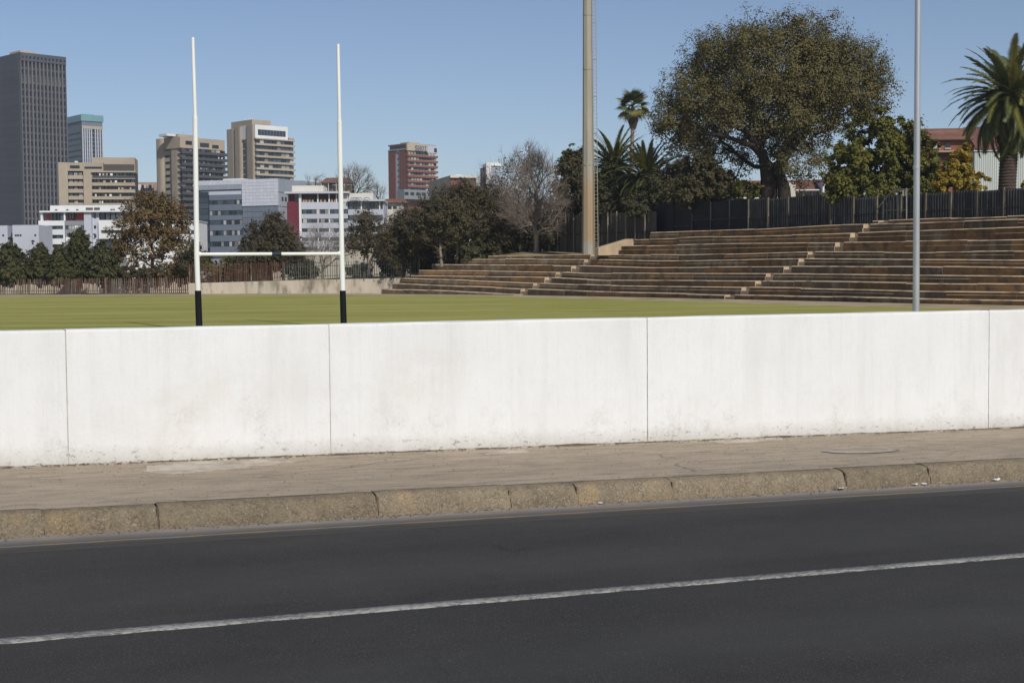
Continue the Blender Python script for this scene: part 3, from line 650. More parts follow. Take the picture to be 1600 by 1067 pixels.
# left stretch behind the mast, taller, pale posts
pl = W(862, 392, 141); pr = W(1026, 384, 124.5)
fl = T('panel_fence', ((pl[0] + pr[0]) / 2, (pl[1] + pr[1]) / 2, 3.4), 'tall dark panel fence with thin pale posts behind the mast', 'fence')
n = 12
for i in range(n):
    a = pl + (pr - pl) * i / n; c = pl + (pr - pl) * (i + 1) / n; dr = (c - a) / np.linalg.norm(c - a); nn = np.array([dr[1], -dr[0], 0])
    if nn[1] > 0: nn = -nn
    ta = W(800 + F * a[0] / a[1], 336 - i * .6, a[1])[2]; za = 2.9
    b = MB(); vs = []; K = 8
    for r in range(K + 1):
        p = a + (c - a) * r / K + nn * (.06 * (r % 2) - .10 * math.sin(math.pi * r / K))
        vs += [(p[0], p[1], za), (p[0], p[1], za + (ta - za) * .5), (p[0], p[1], ta - .12)]
    b.add(vs, [(r * 3 + j, r * 3 + 3 + j, r * 3 + 4 + j, r * 3 + 1 + j) for r in range(K) for j in (0, 1)]); b.build('fence_panel', M_brownsheet, fl)
    b = MB(); q = a + nn * .16
    b.hexa([(q[0] + dr[0] * s_ + nn[0] * o, q[1] + dr[1] * s_ + nn[1] * o, z) for z in (za, ta + .05) for s_, o in ((-.05, 0), (.05, 0), (.05, .09), (-.05, .09))]); b.build('fence_post', M_postpale if i > 2 else M_fpost, fl)
    b = MB(); z = za + (ta - za) * .52; b.hexa([(p[0] + nn[0] * o, p[1] + nn[1] * o, zz) for zz in (z, z + .12) for p, o in ((a + dr * .07, .13), (c - dr * .07, .13), (c - dr * .07, .08), (a + dr * .07, .08))]); b.build('fence_rail', M_sheet, fl)
# small curved steel pipe gate frame at the fence
M_pipe = pm('weathered_steel_pipe', (0.30, 0.29, 0.27), (0.2, 0.18, 0.16), 3, 0.5, metal=.4)
def cpz(px, py, o=fo - .4):
    s = s_at(px, o, py); x, y = cp(s, o); return W(px, py, y)
gp = cpz(1400, 344); g = T('gate_frame', gp, 'curved steel pipe gate frame standing against the dark fence left of the metal pole', 'gate')
MB().tube([cpz(1370, 328), cpz(1380, 315), cpz(1388, 305), cpz(1397, 298.5), cpz(1407, 296.5), cpz(1414, 296.3)], .055, 6).build('top_pipe', M_pipe, g)
for px, t in ((1380, 316), (1403, 298), (1416.5, 294)): MB().tube([cpz(px, 345), cpz(px, t)], .05, 6).build('upright', M_pipe, g)
for px in (1386, 1391, 1396): MB().tube([cpz(px, 345), cpz(px, 308 + (1396 - px) * .9)], .025, 5).build('bar', M_pipe, g)
MB().tube([cpz(1380, 329), cpz(1416.5, 328)], .03, 5).build('cross_bar', M_pipe, g)
b = MB(); q = cpz(1413, 303); b.box(q[0] - .13, q[0] + .13, q[1] - .03, q[1] + .03, q[2] - .15, q[2] + .25); b.build('plate', M_pipe, g)

# ---------------------------------------------------------------- concrete retaining wall and palisade fences at the far side
M_bank = pm('sandy_concrete_wall', (0.70, 0.61, 0.48), (0.58, 0.50, 0.39), 0.6, 0.9, 0.4, 8, stretch=(1, 1, .4), c3=(0.25, 0.21, 0.16), s3=.8)
w0 = W(295, 460, 151.5); w1 = W(640, 459, 141.0)
rw = T('retaining_wall', (w0 + w1) / 2, 'low sandy concrete retaining wall at the far edge of the field', 'wall')
n = 8
for i in range(n):
    a = w0 + (w1 - w0) * i / n; c = w0 + (w1 - w0) * (i + 1) / n; dr = (c - a) / np.linalg.norm(c - a); nn = np.array([-dr[1], dr[0], 0])
    za, zc = [W(800 + F * p[0] / p[1], 442.5 - 8.5 * t, p[1])[2] for p, t in ((a, i / n), (c, (i + 1) / n))]
    a = a + dr * .01; c = c - dr * .01
    b = MB(); b.hexa([(*a[:2], FIELD - .2), (*c[:2], FIELD - .2), (*(c + nn * .35)[:2], FIELD - .2), (*(a + nn * .35)[:2], FIELD - .2), (*a[:2], za), (*c[:2], zc), (*(c + nn * .35)[:2], zc), (*(a + nn * .35)[:2], za)]); b.build('wall_section', M_bank, rw)
zb0 = W(295, 443.5, w0[1])[2]; zb1 = W(634, 435, w1[1])[2]
b = MB(); b.add([(w0[0] - .5, w0[1] + .3, zb0), (w1[0] + 3, w1[1] + .3, zb1), (w1[0] + 9, w1[1] + 14, zb1 + .6), (w0[0] + 2, w0[1] + 14, zb0 - .3)], [(0, 1, 2, 3)]); tag(b.build('bank', M_veld), kind='structure')
M_rustpal = pm('rusty_palisade_steel', (0.135, 0.062, 0.036), (0.085, 0.05, 0.038), 1.5, 0.8, rnd=.4, c3=(0.20, 0.17, 0.14), s3=.8)
M_greypal = pm('grey_palisade_steel', (0.18, 0.145, 0.115), (0.115, 0.09, 0.072), 1.2, 0.75, rnd=.35, c3=(0.15, 0.07, 0.04), s3=.6)
M_greenpal = pm('green_grey_palisade_steel', (0.125, 0.14, 0.12), (0.085, 0.095, 0.082), 1.2, 0.7, rnd=.3)
def palisade(name, label, A, B, zA, zB, h, pitch, mats, wdt, postevery, offn=0):
    t = T(name, (*((A + B) / 2)[:2], (zA + zB) / 2), label, 'fence')
    L = np.linalg.norm((B - A)[:2]); dr = np.array([*(B - A)[:2], 0]) / L; nn = np.array([dr[1], -dr[0], 0]); ang = math.atan2(dr[1], dr[0])
    b = MB(); w = wdt / 2
    b.add([(-w, 0, .06), (w, 0, .06), (w, 0, h - .1), (0, 0, h + .03), (-w, 0, h - .1), (-w * .5, -.025, .06), (w * .5, -.025, .06), (w * .5, -.025, h - .12), (0, -.025, h), (-w * .5, -.025, h - .12)],
          [(0, 1, 2, 3, 4), (9, 8, 7, 6, 5), (0, 5, 6, 1), (1, 6, 7, 2), (2, 7, 8, 3), (3, 8, 9, 4), (4, 9, 5, 0)])
    mes = [b.mesh('pale', m) for m in mats]
    n = int(L / pitch)
    for i in range(n):
        if i and random.random() < .02: continue
        f_ = i / n; p = A + (B - A) * f_; o = link('pale', random.choice(mes), t.o); o.location = Vector((*(p + nn * offn - np.array([*t.loc[:2], 0]))[:2], zA + (zB - zA) * f_ - t.loc[2] + rng.normal(0, .03)))
        o.rotation_euler = (rng.normal(0, .015), rng.normal(0, .022), ang)
    for hh in (.32, h - .42):
        b = MB(); m = 6
        for i in range(m):
            a = A + (B - A) * i / m + nn * (offn - .08); c = A + (B - A) * (i + 1) / m + nn * (offn - .08); za = zA + (zB - zA) * i / m + hh; zc = zA + (zB - zA) * (i + 1) / m + hh
            b.hexa([(*a[:2], za), (*c[:2], zc), (*(c - nn * .05)[:2], zc), (*(a - nn * .05)[:2], za), (*a[:2], za + .06), (*c[:2], zc + .06), (*(c - nn * .05)[:2], zc + .06), (*(a - nn * .05)[:2], za + .06)])
        b.build('rail', mats[0], t)
    k = max(1, int(L / postevery))
    for i in range(k + 1):
        p = A + (B - A) * i / k - nn * .05; z = zA + (zB - zA) * i / k
        b = MB(); b.box(p[0] - .05, p[0] + .05, p[1] - .05, p[1] + .05, z - .3, z + h + .08); b.build('post', mats[0], t)
    return t
A = W(-70, 460.5, 162); B = W(293, 458.5, 150.2)
palisade('palisade_fence', 'weathered brown and grey palisade fence standing at field level on the far left', A, B, FIELD, W(293, 458.5, 150.2)[2], 1.66, .25, [M_rustpal, M_greypal], .13, 3.4)
A = W(296, 442.5, 151.6); B = W(442, 438.5, 146.9)
palisade('palisade_fence', 'rusty red brown palisade fence on top of the low concrete wall behind the left goalpost', A, B, A[2], B[2], 1.95, .19, [M_rustpal], .085, 3.0, offn=-.2)
A = W(444, 438.5, 146.8); B = W(655, 432, 140.5)
palisade('palisade_fence', 'green grey palisade fence on top of the low concrete wall behind the right goalpost', A, B, A[2], B[2], 1.75, .27, [M_greenpal], .075, 3.0, offn=-.2)
# pale boundary wall and road embankment glimpsed behind the fences
M_cream = pm('cream_plaster_wall', (0.62, 0.56, 0.46), (0.52, 0.46, 0.37), .4, 0.9, c3=(0.28, 0.24, 0.18), s3=.5)
A = W(-120, 462, 172); B = W(300, 455, 168); b = MB()
b.hexa([(*A[:2], -.5), (*B[:2], -.5), (B[0], B[1] + .3, -.5), (A[0], A[1] + .3, -.5), (*A[:2], .55), (*B[:2], .85), (B[0], B[1] + .3, .85), (A[0], A[1] + .3, .55)])
tag(b.build('garden_wall', M_cream), 'low cream plaster wall seen through the palisade fence on the far left', 'wall', GROUPS['garden_wall'])
A = W(425, 440, 185); B = W(640, 440, 178); b = MB(); zt = W(530, 392, 182)[2]
b.hexa([(*A[:2], -.5), (*B[:2], -.5), (B[0], B[1] + .3, -.5), (A[0], A[1] + .3, -.5), (*A[:2], zt), (*B[:2], zt + .3), (B[0], B[1] + .3, zt + .3), (A[0], A[1] + .3, zt)])
tag(b.build('garden_wall', M_cream), 'cream wall behind the green grey fence and the bare trees', 'wall', GROUPS['garden_wall'])
# ================================================================ GOALPOSTS, MAST, POLE
M_wpaint = pm('white_gloss_paint', (0.82, 0.82, 0.80), (0.76, 0.76, 0.74), 2, 0.6, stretch=(1, 1, .3))
M_black = pm('black_vinyl_pad', (0.008, 0.008, 0.010), (0.012, 0.012, 0.015), 3, 0.75, spec=.15)
M_navy = pm('navy_sleeve', (0.02, 0.03, 0.06), None, 3, 0.6)
gl = W(311.6, 516, 50.8); gr = W(537.2, 513, 52.6); gm = (gl + gr) / 2
gp_ = T('goalposts', (gm[0], gm[1], FIELD), 'white rugby goalposts with black padded bases and a navy crossbar sleeve', 'goalposts')
tops_ = []
for base, cbar, joint, top, d in ((gl, (307.4, 397.5), (305, 186), (301.2, 59), gl[1]), (gr, (534, 396.5), (530.5, 192), (528.2, 69.5), gr[1])):
    p0 = np.array([base[0], d, FIELD - .3]); p1 = W(*cbar, d); p2 = W(*joint, d); p3 = W(*top, d); tops_.append(p1)
    px1 = p0 + (p1 - p0) * .4
    b = MB().tube([px1, p1, p2 - [0, 0, .02]], [.098, .094, .088], 16); u = b.build('upright', M_wpaint, gp_, smooth=True)
    MB().tube([p2 - [0, 0, .05], p2 + [0, 0, .07]], [.092, .092], 16).build('collar', M_wpaint, gp_, parent=u, smooth=True)
    MB().tube([p2 + [0, 0, .06], p2 + (p3 - p2) * .5, p3], [.066, .062, .058], 14).build('upper_pole', M_wpaint, gp_, parent=u, smooth=True)
    pt_ = W(base[0] / d * F + 800 - .8, 454, d); pt_[0] = p0[0] + (p1[0] - p0[0]) * (pt_[2] - p0[2]) / (p1[2] - p0[2])
    MB().tube([np.array([p0[0], d, FIELD]), pt_ - [0, 0, .03], pt_], [.118, .113, .10], 18).build('post_pad', M_black, gp_)
a, c = tops_; dr = (c - a) / np.linalg.norm(c - a)
cb_ = MB().tube([a + dr * .08, c - dr * .08], .062, 14).build('crossbar', M_wpaint, gp_, smooth=True)
for q, s in ((a, 1), (c, -1)): MB().tube([q + dr * s * .07, q + dr * s * .15], .085, 12).build('bracket', M_wpaint, gp_, parent=cb_, smooth=True)
m_ = a + (c - a) * (430 - 307.4) / (534 - 307.4); MB().tube([m_ - dr * .17, m_ + dr * .17], .075, 14).build('crossbar_sleeve', M_navy, gp_, parent=cb_)

def mast_mat():
    m, nt, bs = nmat('weathered_mast_concrete'); co = coord(nt)
    sp = N(nt, 'ShaderNodeSeparateXYZ'); nt.links.new(co, sp.inputs[0])
    col = mixc(nt, ramp(nt, noise(nt, co, 1.5, 5, .6, (2, 2, .15)), .3, .7), (0.40, 0.36, 0.285), (0.29, 0.265, 0.215))
    w = math_(nt, 'ADD', sp.outputs[2], math_(nt, 'MULTIPLY', noise(nt, co, 1.5, 3, .5, (2, 2, .3)), 1.2))
    rust = math_(nt, 'MULTIPLY', ramp(nt, w, 1.4, 2.0), ramp(nt, w, 6.2, 8.5, 1, 0))
    rust = math_(nt, 'MULTIPLY', rust, ramp(nt, noise(nt, co, 2.5, 4, .6, (2.5, 2.5, .1)), .3, .6, .35, .9))
    col = mixc(nt, rust, col, (0.36, 0.235, 0.12))
    nt.links.new(col, bs.inputs['Base Color']); bs.inputs['Roughness'].default_value = .8; bump(nt, bs, noise(nt, co, 9, 4), .3, .02); return m
M_mast = mast_mat(); M_steel = pm('galvanised_steel', (0.60, 0.60, 0.61), (0.50, 0.50, 0.51), 4, 0.36, metal=.6, stretch=(1, 1, .2))
M_ladder = pm('pale_ladder_steel', (0.40, 0.36, 0.28), (0.30, 0.27, 0.21), 3, 0.7)
md = 127.0; mb = W(919.5, 397, md); mt = W(917.5, -70, md)
ms = T('floodlight_mast', mb, 'tall tapering pale concrete floodlight mast with a ladder standing on the terrace', 'mast')
sc_ = md / F
b = MB(); n = 8; zs = np.concatenate([np.linspace(mb[2] - .6, mt[2], 9)]); vs = []
for z in zs:
    t = (z - mb[2]) / (mt[2] - mb[2]); c = mb + (mt - mb) * t; r = (9.8 - 3.5 * t) * sc_
    for k in range(n): w = 2 * math.pi * (k + .5) / n + .25; vs.append((c[0] + r * math.cos(w), c[1] + r * math.sin(w), z))
b.add(vs, [(i * n + k, i * n + (k + 1) % n, (i + 1) * n + (k + 1) % n, (i + 1) * n + k) for i in range(len(zs) - 1) for k in range(n)]); b.build('mast_shaft', M_mast, ms)
for tt in (.30, .62, .80, .965):
    c = mb + (mt - mb) * tt; r = (9.8 - 3.5 * tt) * sc_
    MB().tube([c - [0, 0, .05], c + [0, 0, .05]], r * 1.035, 16).build('joint_band', M_mast, ms)
b = MB()
def lad(px, py): return W(px, py, md - .3)
r1 = [lad(929.5 - 4.5 * t, 396 - 480 * t) for t in (0, .4, 1)]; r2 = [lad(934.5 - 4.5 * t, 396 - 480 * t) for t in (0, .4, 1)]
b.tube(r1, .026, 5).tube(r2, .032, 5)
H_ = r1[-1][2] - r1[0][2]; nr = int(H_ / .32)
for i in range(nr):
    t = i / nr; pa = lad(929.5 - 4.5 * t, 396 - 480 * t); pb = lad(934.5 - 4.5 * t, 396 - 480 * t); b.tube([pa, pb], .017, 4)
lad_o = b.build('ladder', M_ladder, ms)
for i in range(9):
    t = .03 + i * .12; pa = lad(934.5 - 4.5 * t, 396 - 480 * t); q = mb + (mt - mb) * t; q = np.array([q[0] + .3, q[1], pa[2]]); MB().tube([pa, q], .025, 4).build('ladder_bracket', M_ladder, ms, parent=lad_o)
pd = 27.0
q0 = W(1431.3, 510, pd); q1 = W(1436.4, -330, pd)
pq = T('metal_pole', (q0[0], q0[1], FIELD), 'slender bare galvanised metal pole rising behind the white wall on the right', 'pole')
MB().tube([(q0[0], q0[1], FIELD - .05), W(1432, 340, pd), q1], [.066, .060, .049], 20).build('pole_shaft', M_steel, pq, smooth=True)
q = W(1432, 262, pd); MB().tube([q - [0, 0, .03], q + [0, 0, .03]], .066, 20).build('pole_collar', M_steel, pq, smooth=True)
MB().tube([(q0[0], q0[1], FIELD - .05), (q0[0], q0[1], FIELD + .03)], .15, 16).build('base_plate', M_steel, pq)

# ================================================================ BUILDINGS
class Bld:
    """near corner seen at column pxc, distance d; front face along local +x, side face along local +y"""
    def __init__(s, name, label, pxc, d, yaw, cat='building', ymid=320):
        s.dx = (0.0087 - (pxc - 800) * 0.0486 / F) * (yh(pxc) - ymid); s.d = d; pxc += s.dx; s.pxc = pxc; c = W(pxc, yh(pxc), d); s.c = np.array([c[0], c[1], 0]); s.a = R(yaw)
        s.t = T(name, (c[0], c[1], FIELD), label, cat, rot=s.a); s.ex = np.array([math.cos(s.a), math.sin(s.a), 0]); s.ey = np.array([-math.sin(s.a), math.cos(s.a), 0]); s.cache = {}
    def along(s, px, e):
        px += s.dx
        k = (px - 800) / F    # (c+t e).x = k (c+t e).y
        return (k * s.c[1] - s.c[0]) / (e[0] - k * e[1])
    def FX(s, px): return s.along(px, s.ex)
    def SY(s, px): return s.along(px, s.ey)
    def Z(s, y, px=None): return W(s.pxc if px is None else px, y, s.d)[2] - FIELD
    def box(s, name, mat, x0, x1, y0, y1, z0, z1, parent=None):
        key = (name, mat.name, round(x1 - x0, 2), round(y1 - y0, 2), round(z1 - z0, 2))
        if key not in s.cache: s.cache[key] = MB().box(0, x1 - x0, 0, y1 - y0, 0, z1 - z0).mesh(name, mat)
        return link(name, s.cache[key], parent or s.t.o, (x0, y0, z0))
    def f(s, name, mat, p0, p1, yt, yb, out=.1, inn=.3):   # box on the front face, given by photo columns and heights
        return s.box(name, mat, s.FX(p0), s.FX(p1), -out, inn, s.Z(yb), s.Z(yt))
    def s_(s, name, mat, p0, p1, yt, yb, out=.1, inn=.3):  # box on the side face (p0 further left = further back)
        return s.box(name, mat, -out, inn, s.SY(p1), s.SY(p0), s.Z(yb), s.Z(yt))
def bm(name, c, c2=None, rough=.85, rnd=0.06, sc=.15, c3=None):
    return pm(name, c, c2 or tuple(x * .88 for x in c), sc, rough, rnd=rnd, c3=c3, s3=sc * 2)
M_char = bm('charcoal_cladding', (0.088, 0.093, 0.115), (0.077, 0.082, 0.102)); M_fin = bm('grey_tower_fin', (0.145, 0.147, 0.158)); M_dglass = glass('dark_tower_glass', (0.018, 0.020, 0.026)); M_spand = bm('grey_spandrel', (0.10, 0.10, 0.105), rnd=.3)
M_beige = bm('beige_concrete', (0.43, 0.36, 0.275), (0.36, 0.30, 0.23)); M_beige2 = bm('pale_beige_concrete', (0.46, 0.40, 0.31)); M_dbal = bm('dark_balcony_parapet', (0.075, 0.075, 0.082), rnd=.15); M_shade_dark = bm('recess_shade_and_dark_parts', (0.09, 0.08, 0.07))  # last tone paints shade into recessed walls, and colours plain dark parts too
M_bglass = glass('blue_grey_glass', (0.05, 0.065, 0.085)); M_curt = pm('window_curtain', (0.42, 0.40, 0.36), (0.3, 0.29, 0.27), 1, .8, rnd=.4)
M_white = bm('white_render', (0.74, 0.74, 0.73), (0.68, 0.68, 0.68)); M_lav = bm('lavender_grey_render', (0.50, 0.52, 0.58), (0.45, 0.47, 0.53)); M_greyp = bm('mid_grey_panel', (0.25, 0.27, 0.29)); M_slate = bm('slate_blue_panel', (0.17, 0.20, 0.25)); M_red = bm('red_panel', (0.42, 0.06, 0.05)); M_maroon = bm('maroon_panel', (0.165, 0.028, 0.042))
M_brick = bm('red_brick', (0.24, 0.092, 0.066), (0.19, 0.075, 0.055), sc=.6); M_brick_dark = bm('dark_red_brick', (0.20, 0.075, 0.055), sc=.6)
M_teal = bm('teal_cladding', (0.20, 0.37, 0.40)); M_silver = pm('silver_panel', (0.62, 0.63, 0.69), (0.56, 0.575, 0.635), .2, .55, metal=.05, rnd=.05); M_cool = bm('cool_grey_panel', (0.33, 0.36, 0.41), rnd=.06)
M_tile = pm('brown_roof_tile', (0.22, 0.10, 0.065), (0.15, 0.075, 0.052), .8, .9, .6, 5, stretch=(1, 1, 3), c3=(0.27, 0.15, 0.10), s3=.6); M_redroof = bm('dull_red_roof', (0.20, 0.088, 0.07), (0.15, 0.07, 0.055), rnd=0); M_cream2 = bm('cream_render', (0.66, 0.62, 0.54)); M_tan = bm('terracotta_wall', (0.40, 0.27, 0.20))
M_wglass = glass('office_window_glass', (0.045, 0.06, 0.07), .15, .8)
def letters(bld, text, p0, p1, yt, yb, mat, out):
    G = {'S': [((.85, .82), (.6, 1), (.3, 1), (.1, .8), (.2, .6), (.75, .42), (.9, .22), (.7, 0), (.35, 0), (.1, .18))], 'H': [((.15, 0), (.15, 1)), ((.85, 0), (.85, 1)), ((.15, .5), (.85, .5)), ((0, 0), (.3, 0)), ((.7, 0), (1, 0)), ((0, 1), (.3, 1)), ((.7, 1), (1, 1))],
         'O': [((.5, 0), (.15, .2), (.08, .5), (.15, .8), (.5, 1), (.85, .8), (.92, .5), (.85, .2), (.5, 0))], 'I': [((.5, 0), (.5, 1)), ((.25, 0), (.75, 0)), ((.25, 1), (.75, 1))]}
    x0, x1, z0, z1 = bld.FX(p0), bld.FX(p1), bld.Z(yb), bld.Z(yt); w = (x1 - x0) / len(text)
    for i, ch in enumerate(text):
        b = MB(); th = w * .075
        for st in G[ch]:
            for p, q in zip(st, st[1:]):
                P = np.array([x0 + (i + .08 + .84 * p[0]) * w, z0 + p[1] * (z1 - z0)]); Q = np.array([x0 + (i + .08 + .84 * q[0]) * w, z0 + q[1] * (z1 - z0)]); e = (Q - P) / np.linalg.norm(Q - P); m = np.array([-e[1], e[0]]) * th; P = P - e * th * .6; Q = Q + e * th * .6
                c4 = [P - m, Q - m, Q + m, P + m]; b.hexa([(c[0], -out - .25, c[1]) for c in c4] + [(c[0], -out, c[1]) for c in c4])
        link('letter', b.mesh('letter', mat), bld.t.o)

# ---- charcoal tower
B = Bld('office_tower', 'tall charcoal office tower with vertical fins at the left edge', 33, 520, 46, ymid=200)
W_, D_ = B.FX(105), B.SY(-75)
B.box('tower_body', M_char, 0, W_, 0, D_, 0, B.Z(82)); B.box('roof_plant', M_beige2, .8, 6, .8, 9, B.Z(82), B.Z(78)); B.box('roof_plant', M_beige2, 7, 9, 2, 6, B.Z(82), B.Z(79))
for k in range(24):     # courses of the blank side
    yt = 86 + 11.2 * k; B.box('side_panel', M_char, -.12, 0, .4, D_ - .3, B.Z(yt + 11), B.Z(yt))
nf = 12; cw = W_ / nf
for i in range(nf + 1): B.box('fin', M_fin, max(0, i * cw - .28), min(W_, i * cw + .28), -.85, 0, 0, B.Z(95))
B.box('crown', M_char, 0, W_, -1.0, 0, B.Z(95), B.Z(82.2))
for i in range(nf): B.box('crown_opening', M_dglass, i * cw + .4, i * cw + cw - .4, -1.06, -.9, B.Z(91), B.Z(87))
for r in range(23):
    z1 = B.Z(97 + 11.2 * r); z0 = B.Z(97 + 11.2 * r + 7.6)
    for i in range(nf): B.box('window', M_dglass if r != 2 else M_spand, i * cw + .32, (i + 1) * cw - .32, -.10, 0, z0, z1)
    B.box('spandrel', M_spand if r in (2, 21) else M_char, .3, W_ - .3, -.3, 0, z0 - (z1 - z0) * .44, z0 - .02)
# ---- teal topped tower
B = Bld('office_tower', 'grey office tower with a teal roof band behind the charcoal tower', 128, 680, 40, ymid=215)
W_, D_ = B.FX(162), B.SY(88); B.box('tower_body', M_slate, 0, W_, 0, D_, 0, B.Z(189)); B.box('teal_crown', M_teal, -.4, W_ + .4, -.4, D_, B.Z(189), B.Z(179)); B.box('roof_plant', M_teal, 2, W_ - 3, 3, 12, B.Z(179), B.Z(177))
MB().tube([(W_ * .35, 4, B.Z(179)), (W_ * .35, 4, B.Z(172))], .12, 5).build('antenna', M_steel, None, B.t.o)
B.box('pale_band', M_beige2, 0, W_, -.5, 0, B.Z(201), B.Z(196.5))
fx = [0, .11, .22, .33, .44, .64, .76, .88, 1]
for i, t in enumerate(fx): B.box('fin', M_lav, t * (W_ - .55), t * (W_ - .55) + .55, -.5, 0, 0, B.Z(201) - .02)
for r in range(14):
    for a_, c_ in zip(fx, fx[1:]): B.box('window', M_dglass, a_ * (W_ - .55) + .6, c_ * (W_ - .55) - .05, -.12, 0, B.Z(201 + 6.6 * r + 5.6), B.Z(201 + 6.6 * r + .6))
for r in range(10): B.box('glass_band', M_dglass, -.15, 0, .5, D_ - .5, B.Z(200 + 9 * r + 6), B.Z(200 + 9 * r)); B.box('sill_band', M_spand, -.25, 0, 0, D_, B.Z(200 + 9 * r + 9), B.Z(200 + 9 * r + 6.4))
# ---- beige wide block
def windows(B, face, p0, p1, n, yt, yb, out, mats, gap=.12):
    w = (p1 - p0) / n
    for i in range(n): getattr(B, face)('window', random.choice(mats), p0 + w * (i + gap), p0 + w * (i + 1 - gap), yt, yb, out, .0)
B = Bld('apartment_block', 'wide beige concrete apartment block with deep balcony bands beside the charcoal tower', 93.5, 430, 10, ymid=280)
B.f('core', M_shade_dark, 94, 210, 256, 440, -1.6, 16)
B.f('end_pier', M_beige, 93.5, 108, 254, 440, .3, 14); B.f('attic', M_beige, 108, 163, 254, 267.3, .0, 14); B.f('middle_pier', M_beige, 132, 146, 267.3, 440, .2, 4)
B.f('rooftop_block', M_beige, 144.5, 211, 244.5, 268, -3, 14); B.f('roof_slab', M_beige2, 144.8, 213.5, 267.3, 269.6, 1.0, 6)
B.f('attic_window', M_dglass, 111.5, 126.5, 258.6, 263.3, .06, .0); B.f('attic_window', M_dglass, 134, 161, 260.5, 263.7, .06, .0)
for p in (188, 196, 204): B.f('roof_vent', M_shade_dark, p, p + 1.2, 261, 266, 3.0 - 5.9, 3.2)
b = B.box('water_tank', M_white, B.FX(117), B.FX(121.5), 3, 5, B.Z(254), B.Z(250.5))
for i in range(9):
    y0 = 269.6 + 10.75 * i
    B.f('balcony_parapet', M_beige, 108.5, 131.5, y0 + 4.6, y0 + 9.6, .5, .3); B.f('balcony_slab', M_beige2, 108.3, 131.8, y0 + 9.6, y0 + 10.4, .7, 2)
    B.f('balcony_parapet', M_beige if i else M_dbal, 146.5, 212.5, y0 + 5.2, y0 + 9.4, 1.1, -.8); B.f('balcony_slab', M_beige2, 146.2, 213, y0 + 9.4, y0 + 10.3, 1.3, 2)
    windows(B, 'f', 109, 131, 3, y0 + .3, y0 + 5.5, -1.45, [M_curt, M_bglass, M_dglass]); windows(B, 'f', 147, 211, 11, y0 + .3, y0 + 6, -1.45, [M_dglass, M_dglass, M_bglass, M_curt])
    for p in random.sample(range(148, 208), 4): B.f('awning', random.choice([M_white, M_beige2, M_beige]), p, p + random.uniform(2, 4), y0 + 1.5, y0 + 5.0, .75, -.5)
# ---- beige tall block with round corner towers
B = Bld('apartment_block', 'tall beige apartment block with dark balcony floors and a narrow slit of stair windows', 283, 520, 48, ymid=260)
W_, D_ = B.FX(355), B.SY(243); B.box('core', M_shade_dark, 1.2, W_ - .4, 1.4, D_ - 1, 0, B.Z(216))
def rpier(B, name, mat, p0, p1, yt, yb, r, out):
    y0, y1 = B.SY(p1), B.SY(p0); b = MB(); n = 6; P = []
    for cx, cy, a0 in ((r - out, y0 + r, 180), (8, y0, None), (8, y1, None), (r - out, y1 - r, 90)):
        if a0 is None: P.append((cx, cy)); continue
        for k in range(n + 1):
            w = R((270 - 90 * k / n) if a0 == 180 else (180 - 90 * k / n)); P.append((cx + r * math.cos(w), cy + r * math.sin(w)))
    P = P[:n + 1][::-1] + P[n + 1:n + 3] + P[n + 3:][::-1]
    m = len(P); z0, z1 = B.Z(yb), B.Z(yt)
    b.add([(x, y, z0) for x, y in P] + [(x, y, z1) for x, y in P], [tuple(range(m, 2 * m)), tuple(range(m - 1, -1, -1))] + [(i, (i + 1) % m, m + (i + 1) % m, m + i) for i in range(m)])
    return link(name, b.mesh(name, mat), B.t.o)
rpier(B, 'corner_pier', M_beige, 243, 256, 213, 440, 2.0, 0); rpier(B, 'corner_pier', M_beige, 264.6, 283, 212, 440, 2.4, 0)
B.s_('stair_wall', M_beige2, 256, 264.6, 213, 440, -.9, 4)
for i in range(14): B.s_('stair_window', M_dglass, 257.5, 263.8, 219.5 + 10.3 * i, 223 + 10.3 * i, -.8, .9)
B.f('attic', M_beige, 283.5, 353, 214, 231, .0, 10)
for p0, p1, a_, c_ in ((292, 302, 219.5, 225.6), (314.5, 328.5, 221, 227.6), (333.4, 343.4, 223, 228.6)): B.f('attic_window', M_dglass, p0, p1, a_, c_, .06, .0)
B.f('rooftop_block', M_beige, 288, 315, 208.6, 214, -3, 12); B.f('roof_plant', M_white, 273, 287, 208.5, 212, -4, 9); MB().tube([(4, 4, B.Z(212)), (4, 4, B.Z(203))], .1, 5).build('antenna', M_steel, None, B.t.o)
for i in range(18):
    y0 = 231 + 9.15 * i
    B.f('balcony_parapet', M_dbal, 284, 355, y0 + 4.6, y0 + 8.6, .9, -.5); B.f('balcony_slab', M_shade_dark, 283.8, 355.4, y0 + 8.6, y0 + 9.1, 1.0, 2)
    windows(B, 'f', 285, 354, 9, y0 + .8, y0 + 5.4, -1.25, [M_dglass, M_dglass, M_bglass, M_curt])
    for p in random.sample(range(286, 350), 3): B.f('balcony_screen', random.choice([M_curt, M_white, M_greyp]), p, p + 1.6, y0 + 2.2, y0 + 4.8, .6, -.4)
